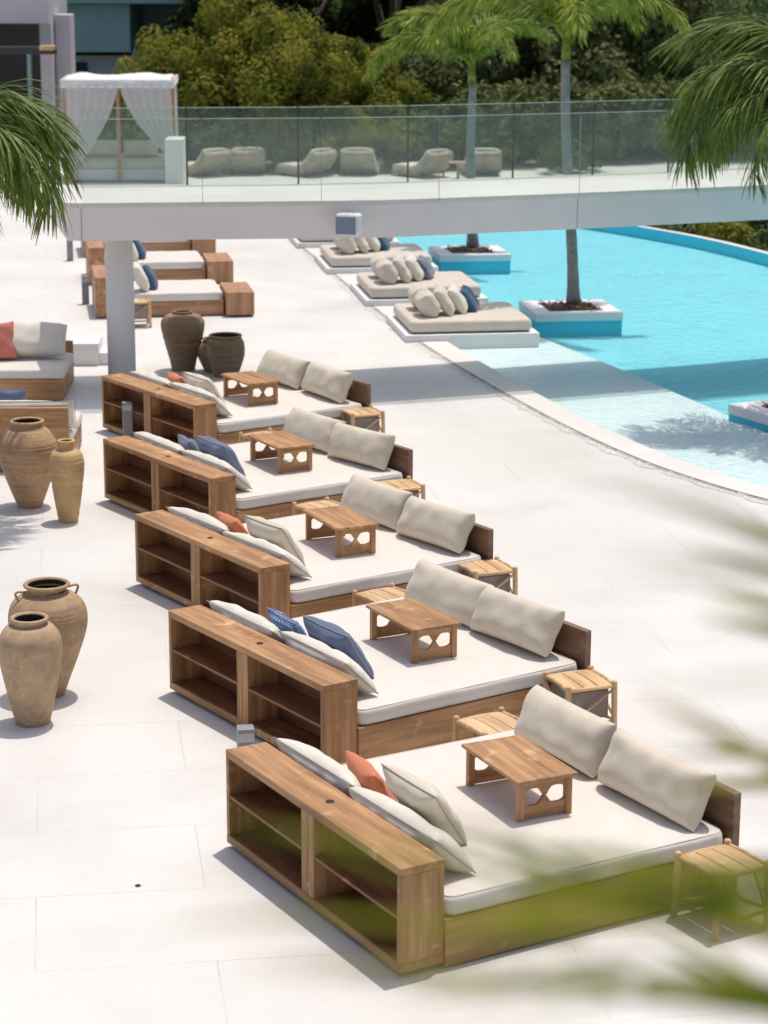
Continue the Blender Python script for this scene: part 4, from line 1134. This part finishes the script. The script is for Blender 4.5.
# ------------------------------------------------------------------ trees
TM_ = {}
def tree_meshes(key, rx, ry, rz, n, leaf, seed, mat, trunk_h):
    if key in TM_: return TM_[key]
    r = random.Random(seed); b = MB(); cl = []
    for k in range(46):
        a = r.uniform(0, 6.283); e = math.asin(r.uniform(-.55, 1)); s = r.uniform(.45, 1.0)**.6
        cl.append((Vector((rx*s*math.cos(a)*math.cos(e), ry*s*math.sin(a)*math.cos(e), rz*s*math.sin(e))), r.uniform(.13, .27)*rx))
    for k in range(n):
        c, rad = cl[int(r.random()*len(cl))]
        d = Vector((r.gauss(0, 1), r.gauss(0, 1), r.gauss(0, .8))); d = d.normalized()*rad*(r.random()**.45)
        p = c + d; s = leaf*r.uniform(.55, 1.3)
        nrm = (d.normalized()*.8 + Vector((r.gauss(0, .5), r.gauss(0, .5), r.gauss(0, .5)+.5))).normalized()
        u = nrm.cross(Vector((r.gauss(0, 1), r.gauss(0, 1), r.gauss(0, 1)))).normalized(); v = nrm.cross(u)
        q = len(b.v); b.v += [p-u*s, p+v*s*.45, p+u*s, p-v*s*.45]; b.f.append((q, q+1, q+2, q+3))
    for v in b.v: v.z += trunk_h
    t = MB(); t.tube([(0, 0, 0), (.05*rx, 0, trunk_h*.5), (0, .04*rx, trunk_h)], [.07*rx, .055*rx, .045*rx], 9)
    for k in range(9):
        c = cl[k*5][0]; t.tube([(0, 0, trunk_h*.7), (c.x*.4, c.y*.4, trunk_h+c.z*.3), (c.x*.9, c.y*.9, trunk_h+c.z*.9)], [.035*rx, .022*rx, .008*rx], 6)
    o1 = b.build('c', M[mat]); o2 = t.build('t', M['bark'], smooth=True)
    TM_[key] = (o1.data, o2.data); bpy.data.objects.remove(o1); bpy.data.objects.remove(o2)
    return TM_[key]
SPEC = {'y': (2.7, 2.5, 1.7, 30000, .075, 'tree_y', 2.6), 'd': (4.2, 4.0, 3.8, 26000, .14, 'tree_d', 3.6), 'm': (3.8, 3.6, 3.0, 26000, .12, 'tree_m', 3.0), 'b': (3.6, 3.2, 2.6, 26000, .11, 'tree_b', 2.7),
        's': (1.2, 1.1, .75, 5000, .075, 'tree_m', .7), 'sb': (1.3, 1.1, .85, 5000, .08, 'tree_b', .75), 'sy': (1.1, 1.0, .7, 5000, .07, 'tree_y', .65)}
SEED = random.Random(11)
def tree(kind, px, y, ztop, label, scale=1.0, var=0, cat='tree', group=None, name=None, base=None):
    rx, ry, rz, n, lf, mat, th = SPEC[kind]
    da, db = tree_meshes((kind, var), rx, ry, rz, n, lf, 100+var*7+ord(kind[0]), mat, th)
    gz = hz(0, y) if base is None else base
    h = (th+rz)
    x = gd(px, 60, y).x
    s = (ztop-gz)/h if ztop is not None else scale
    root = empty(name or ('tree' if len(kind) == 1 else 'shrub'), (x, y, gz), SEED.uniform(0, 6.28), label=label, cat=cat, group=group)
    c = bpy.data.objects.new('crown', da); t = bpy.data.objects.new('trunk', db)
    for o in (c, t): col.objects.link(o); o.parent = root
    sxy = s if scale == 1.0 or ztop is None else scale
    root.scale = (sxy, sxy, s); return root
GT = 'trees behind the bridge'
tree('y', 150, 68, 2.3, 'low olive green tree right before the teal house', .85, 0, group=GT)
tree('y', 182, 67.5, 3.4, 'rounded olive tree just right of the cabana roof', .9, 0, group=GT)
tree('y', 245, 67, 4.6, 'yellow green bushy tree between the teal house and the dark wood', 1.15, 1, group=GT)
tree('y', 300, 66, 4.1, 'yellow green bushy tree behind the glass, left of the palms', 1.15, 0, group=GT)
tree('y', 352, 67.5, 3.0, 'low olive tree at the right end of the yellow green trees', .85, 1, group=GT)
tree('d', 300, 84, 9.5, 'dark tree at the top edge left of the palm crowns', 1.2, 0, group=GT)
tree('d', 215, 95, 10.5, 'dark tree rising right behind the teal house', 1.2, 1, group=GT)
tree('d', 390, 80, 8.5, 'dark tree behind the fronds of the farther palm', 1.15, 1, group=GT)
tree('d', 450, 88, 9.5, 'very dark tree between the two palm trunks', 1.2, 0, group=GT)
tree('b', 520, 72, 6.1, 'brownish green tree behind the central palm, left half', 1.1, 0, group=GT)
tree('b', 600, 72.5, 6.3, 'brown tinged tree right of the central palm trunk', 1.15, 1, group=GT)
tree('b', 425, 71, 3.8, 'low brownish tree behind the farther palm trunk', .85, 1, group=GT)
tree('m', 700, 76, 4.6, 'mid green tree behind the right hand palm fronds', 1.0, 0, group=GT)
tree('m', 765, 80, 6.3, 'mid green tree at the right edge of the picture', 1.15, 1, group=GT)
tree('d', 505, 92, 9.8, 'dark tall tree high behind the brownish trees', 1.2, 1, group=GT)
tree('m', 840, 72, 5.5, 'mid green tree just outside the right edge behind the palm', 1.1, 0, group=GT)
tree('m', 20, 98, 8.5, 'mid green tree between the grey and teal houses', 1.1, 1, group=GT)
# shrubs seen through the glass
names = ['y', 's', 'sb']
k = 0
descr = {'s': 'green', 'sb': 'brownish', 'sy': 'yellow green'}
spots = [(205, 64.5, 'sb', 1.7), (232, 65.5, 's', 1.6), (262, 64.4, 'sb', 1.8), (290, 65.3, 's', 1.7), (318, 64.2, 'sy', 1.5), (345, 65.2, 's', 1.8), (372, 64.6, 'sy', 1.9), (398, 65.4, 's', 1.6), (430, 65.2, 's', 1.7), (462, 66, 's', 1.5),
         (494, 66, 'sb', 2.2), (522, 67, 'sb', 2.6), (552, 67.5, 'sb', 2.5), (583, 64.4, 's', 1.1), (612, 68, 'sb', 2.6), (640, 69, 'sb', 2.6), (672, 69, 'sb', 2.4), (705, 70, 's', 2.4), (740, 70, 's', 2.4), (775, 70, 's', 2.6), (565, 63.6, 's', .9), (148, 64.8, 's', 1.7), (120, 65.2, 'sb', 1.8)]
refs = ['beyond the first rattan lounger', 'behind the first two rattan loungers', 'behind the wide rattan lounger', 'left of the third rattan lounger', 'behind the third rattan lounger', 'right of the third rattan lounger', 'behind the lounger that faces away', 'left of the pink table lounger',
        'behind the pink table lounger', 'behind the small pink table', 'right of the round backed lounger', 'left of the central palm trunk through the glass', 'just left of the central palm trunk', 'low on the pale paving right of the central palm trunk', 'right of the central palm trunk behind the glass', 'before the right hand palm fronds', 'behind the tips of the right hand fronds',
        'between the hanging right hand fronds', 'behind the right hand palm crown', 'at the right edge behind the palm', 'lowest, against the far glass by the palm trunk', 'seen through the cabana curtains', 'behind the middle post of the cabana']
for (px, y, kd, h), rf in zip(spots, refs):
    tree(kd, px, y, h, '%s shrub %s' % (descr[kd], rf), 1.0, 0, cat='shrub', group='shrubs beyond the bridge', base=-.02 if y < 74 and px < 700 else None)
# shrubs below the pool rim on the right
for j, (x, y, zt, kd, lab) in enumerate([(9.3, 50.4, .15, 's', 'green shrub below the pool rim, nearest the right edge'), (8.3, 52.2, .1, 'sy', 'yellow green shrub below the curved pool rim'), (9.9, 53.2, .5, 's', 'green shrub farthest right behind the pool rim'),
                                   (10.8, 50, .3, 's', 'green shrub outside the right edge by the pool rim'), (8.9, 54.5, .3, 'sb', 'brownish shrub behind the yellow green one at the pool rim'), (7.2, 54.2, -.25, 'sb', 'brownish shrub where the bridge meets the pool rim')]):
    rx, ry, rz_, n, lf, mat, th = SPEC[kd]; da, db = tree_meshes((kd, 0), rx, ry, rz_, n, lf, 100+ord(kd[0]), mat, th)
    s = (zt+1.3)/(th+rz_); root = empty('shrub', (x, y, -1.3), j*1.3, label=lab, cat='shrub', group='shrubs below the pool rim'); root.scale = (s, s, s)
    for nm_, d_ in (('crown', da), ('trunk', db)):
        o = bpy.data.objects.new(nm_, d_); col.objects.link(o); o.parent = root
o = poly('garden_soil', [(4, 60), (6.5, 51), (9, 47), (12, 40), (30, 40), (30, 60)], -1.27, M['redsoil']); tag(o, kind='structure')
# far wooded hillside as one mass
r = random.Random(77); b = MB()
for k in range(620):
    y = 98 + 150*(r.random()**1.4); x = r.uniform(-.42, .42)*y*1.15
    g0 = hz(x, y); R0 = r.uniform(1.8, 3.6)
    for q in range(260):
        d = Vector((r.gauss(0, 1), r.gauss(0, 1), r.gauss(0, 1))).normalized()*R0*(.6+.4*r.random()); d.z *= .8
        p = Vector((x, y, g0+R0*1.1)) + d; s = r.uniform(.2, .42)
        nrm = (d.normalized() + Vector((r.gauss(0, .4), r.gauss(0, .4), r.gauss(0, .4)))).normalized(); u = nrm.cross(Vector((r.gauss(0, 1), r.gauss(0, 1), r.gauss(0, 1)))).normalized(); v = nrm.cross(u)
        i = len(b.v); b.v += [p-u*s, p+v*s*.6, p+u*s, p-v*s*.6]; b.f.append((i, i+1, i+2, i+3))
M['hill'] = leafmat('hillside_foliage', (.07, .12, .05), (.16, .24, .09), (.25, .32, .15), .12, .3)
tag(b.build('hillside_forest', M['hill']), 'dense green forest covering the far hillside', 'forest', kind='stuff')

# ------------------------------------------------------------------ out-of-focus foreground palm
def blade(b, A, B, w, sag=.04):
    n = 8; A = Vector(A); B = Vector(B); d = (B-A).normalized(); side = d.cross(Vector((0, 1, 0))).normalized(); nrm = side.cross(d)
    base = len(b.v)
    for j in range(n+1):
        t = j/n; p = A.lerp(B, t) + Vector((0, 0, sag*math.sin(math.pi*t))); wd = w*(math.sin(math.pi*min(1, .12+.88*t)**.8)+.03)*.5
        b.v += [p-side*wd, p+nrm*wd*.25, p+side*wd]
    for j in range(n):
        a = base+3*j; b.f += [(a, a+1, a+4, a+3), (a+1, a+2, a+5, a+4)]
fg = empty('palm_tree', (1.75, 2.1, 0), label='blurred yellow green palm close to the camera at the lower right', cat='palm tree')
def loc(px, py, d): d *= .9; p = gd(px, py, d); return (p.x-1.75, p.y-2.1, p.z)
MB().tube([(0, 0, 0), (.02, 0, 2.4), (0, 0, 4.75)], [.12, .10, .085], 14).build('trunk', M['trunk'], fg, smooth=True)
FGR = random.Random(21)
M['near_tan2'] = M['near_tan']
M['near_dark'] = leafmat('dark_green_leaf', (.05, .09, .01), (.11, .16, .02), (.2, .24, .03), 9.0, .4)  # darker green for randomly picked leaflets
def fg_frond(ra, blades, mat, dy=0):
    pts = [loc(*p) for p in ra]
    o = MB().tube([(0, 0, 4.7)] + pts, [.02] + [.008]*len(pts), 8).build('frond', M[mat], fg, smooth=True)
    for (x0, y0, x1, y1, w, d) in blades:
        for k in range(2):
            j = FGR.uniform; ww = w*j(.34, .52); q = (k-.5)*w*.75; dd = d*j(.93, 1.12)
            b = MB(); blade(b, loc(x0+j(-15, 15), y0+dy+q*.6, dd), loc(x1+j(-45, 30), y1+dy+q+j(-8, 8), dd*j(.94, 1.0)), ww*dd*.9/F, .008)
            b.build('leaflet', M[mat if j(0, 1) < .5 else ('near_dark' if mat == 'near_leaf' and j(0, 1) < .6 else 'near_tan')], o, smooth=True)
fg_frond([(1000, 1000, 1.75), (800, 930, 1.7), (640, 890, 1.7), (520, 880, 1.7)],
         [(860, 855, 600, 880, 46, 1.75), (830, 890, 650, 850, 40, 1.75), (740, 870, 480, 835, 34, 1.75), (690, 890, 420, 905, 30, 1.7), (600, 865, 400, 790, 22, 1.75), (600, 880, 270, 800, 20, 1.7),
          (470, 905, 160, 905, 13, 1.5), (470, 880, 200, 790, 14, 1.5), (820, 930, 660, 900, 34, 1.75), (650, 890, 500, 862, 34, 1.8), (600, 905, 430, 925, 30, 1.8), (640, 940, 500, 985, 22, 1.7)], 'near_leaf', 24)
fg_frond([(1000, 1060, 1.7), (820, 1015, 1.65), (640, 990, 1.65)],
         [(840, 1010, 600, 985, 38, 1.7), (760, 985, 540, 1005, 30, 1.7), (620, 985, 370, 1000, 26, 1.6), (500, 990, 250, 965, 16, 1.5), (820, 1040, 640, 925, 40, 1.75)], 'near_leaf')
fg_frond([(1000, 700, 1.75), (880, 640, 1.7), (830, 600, 1.7)],
         [(880, 655, 725, 600, 40, 2.5), (860, 600, 725, 530, 36, 2.5), (800, 560, 590, 480, 15, 1.9), (780, 600, 640, 560, 12, 1.5), (840, 700, 640, 690, 8, 1.4)], 'near_leaf')
fg_frond([(1000, 800, 1.7), (880, 780, 1.7), (820, 770, 1.7)],
         [(860, 780, 690, 772, 36, 2.4), (820, 800, 670, 690, 20, 2.0), (880, 820, 740, 730, 16, 1.6)], 'near_tan')
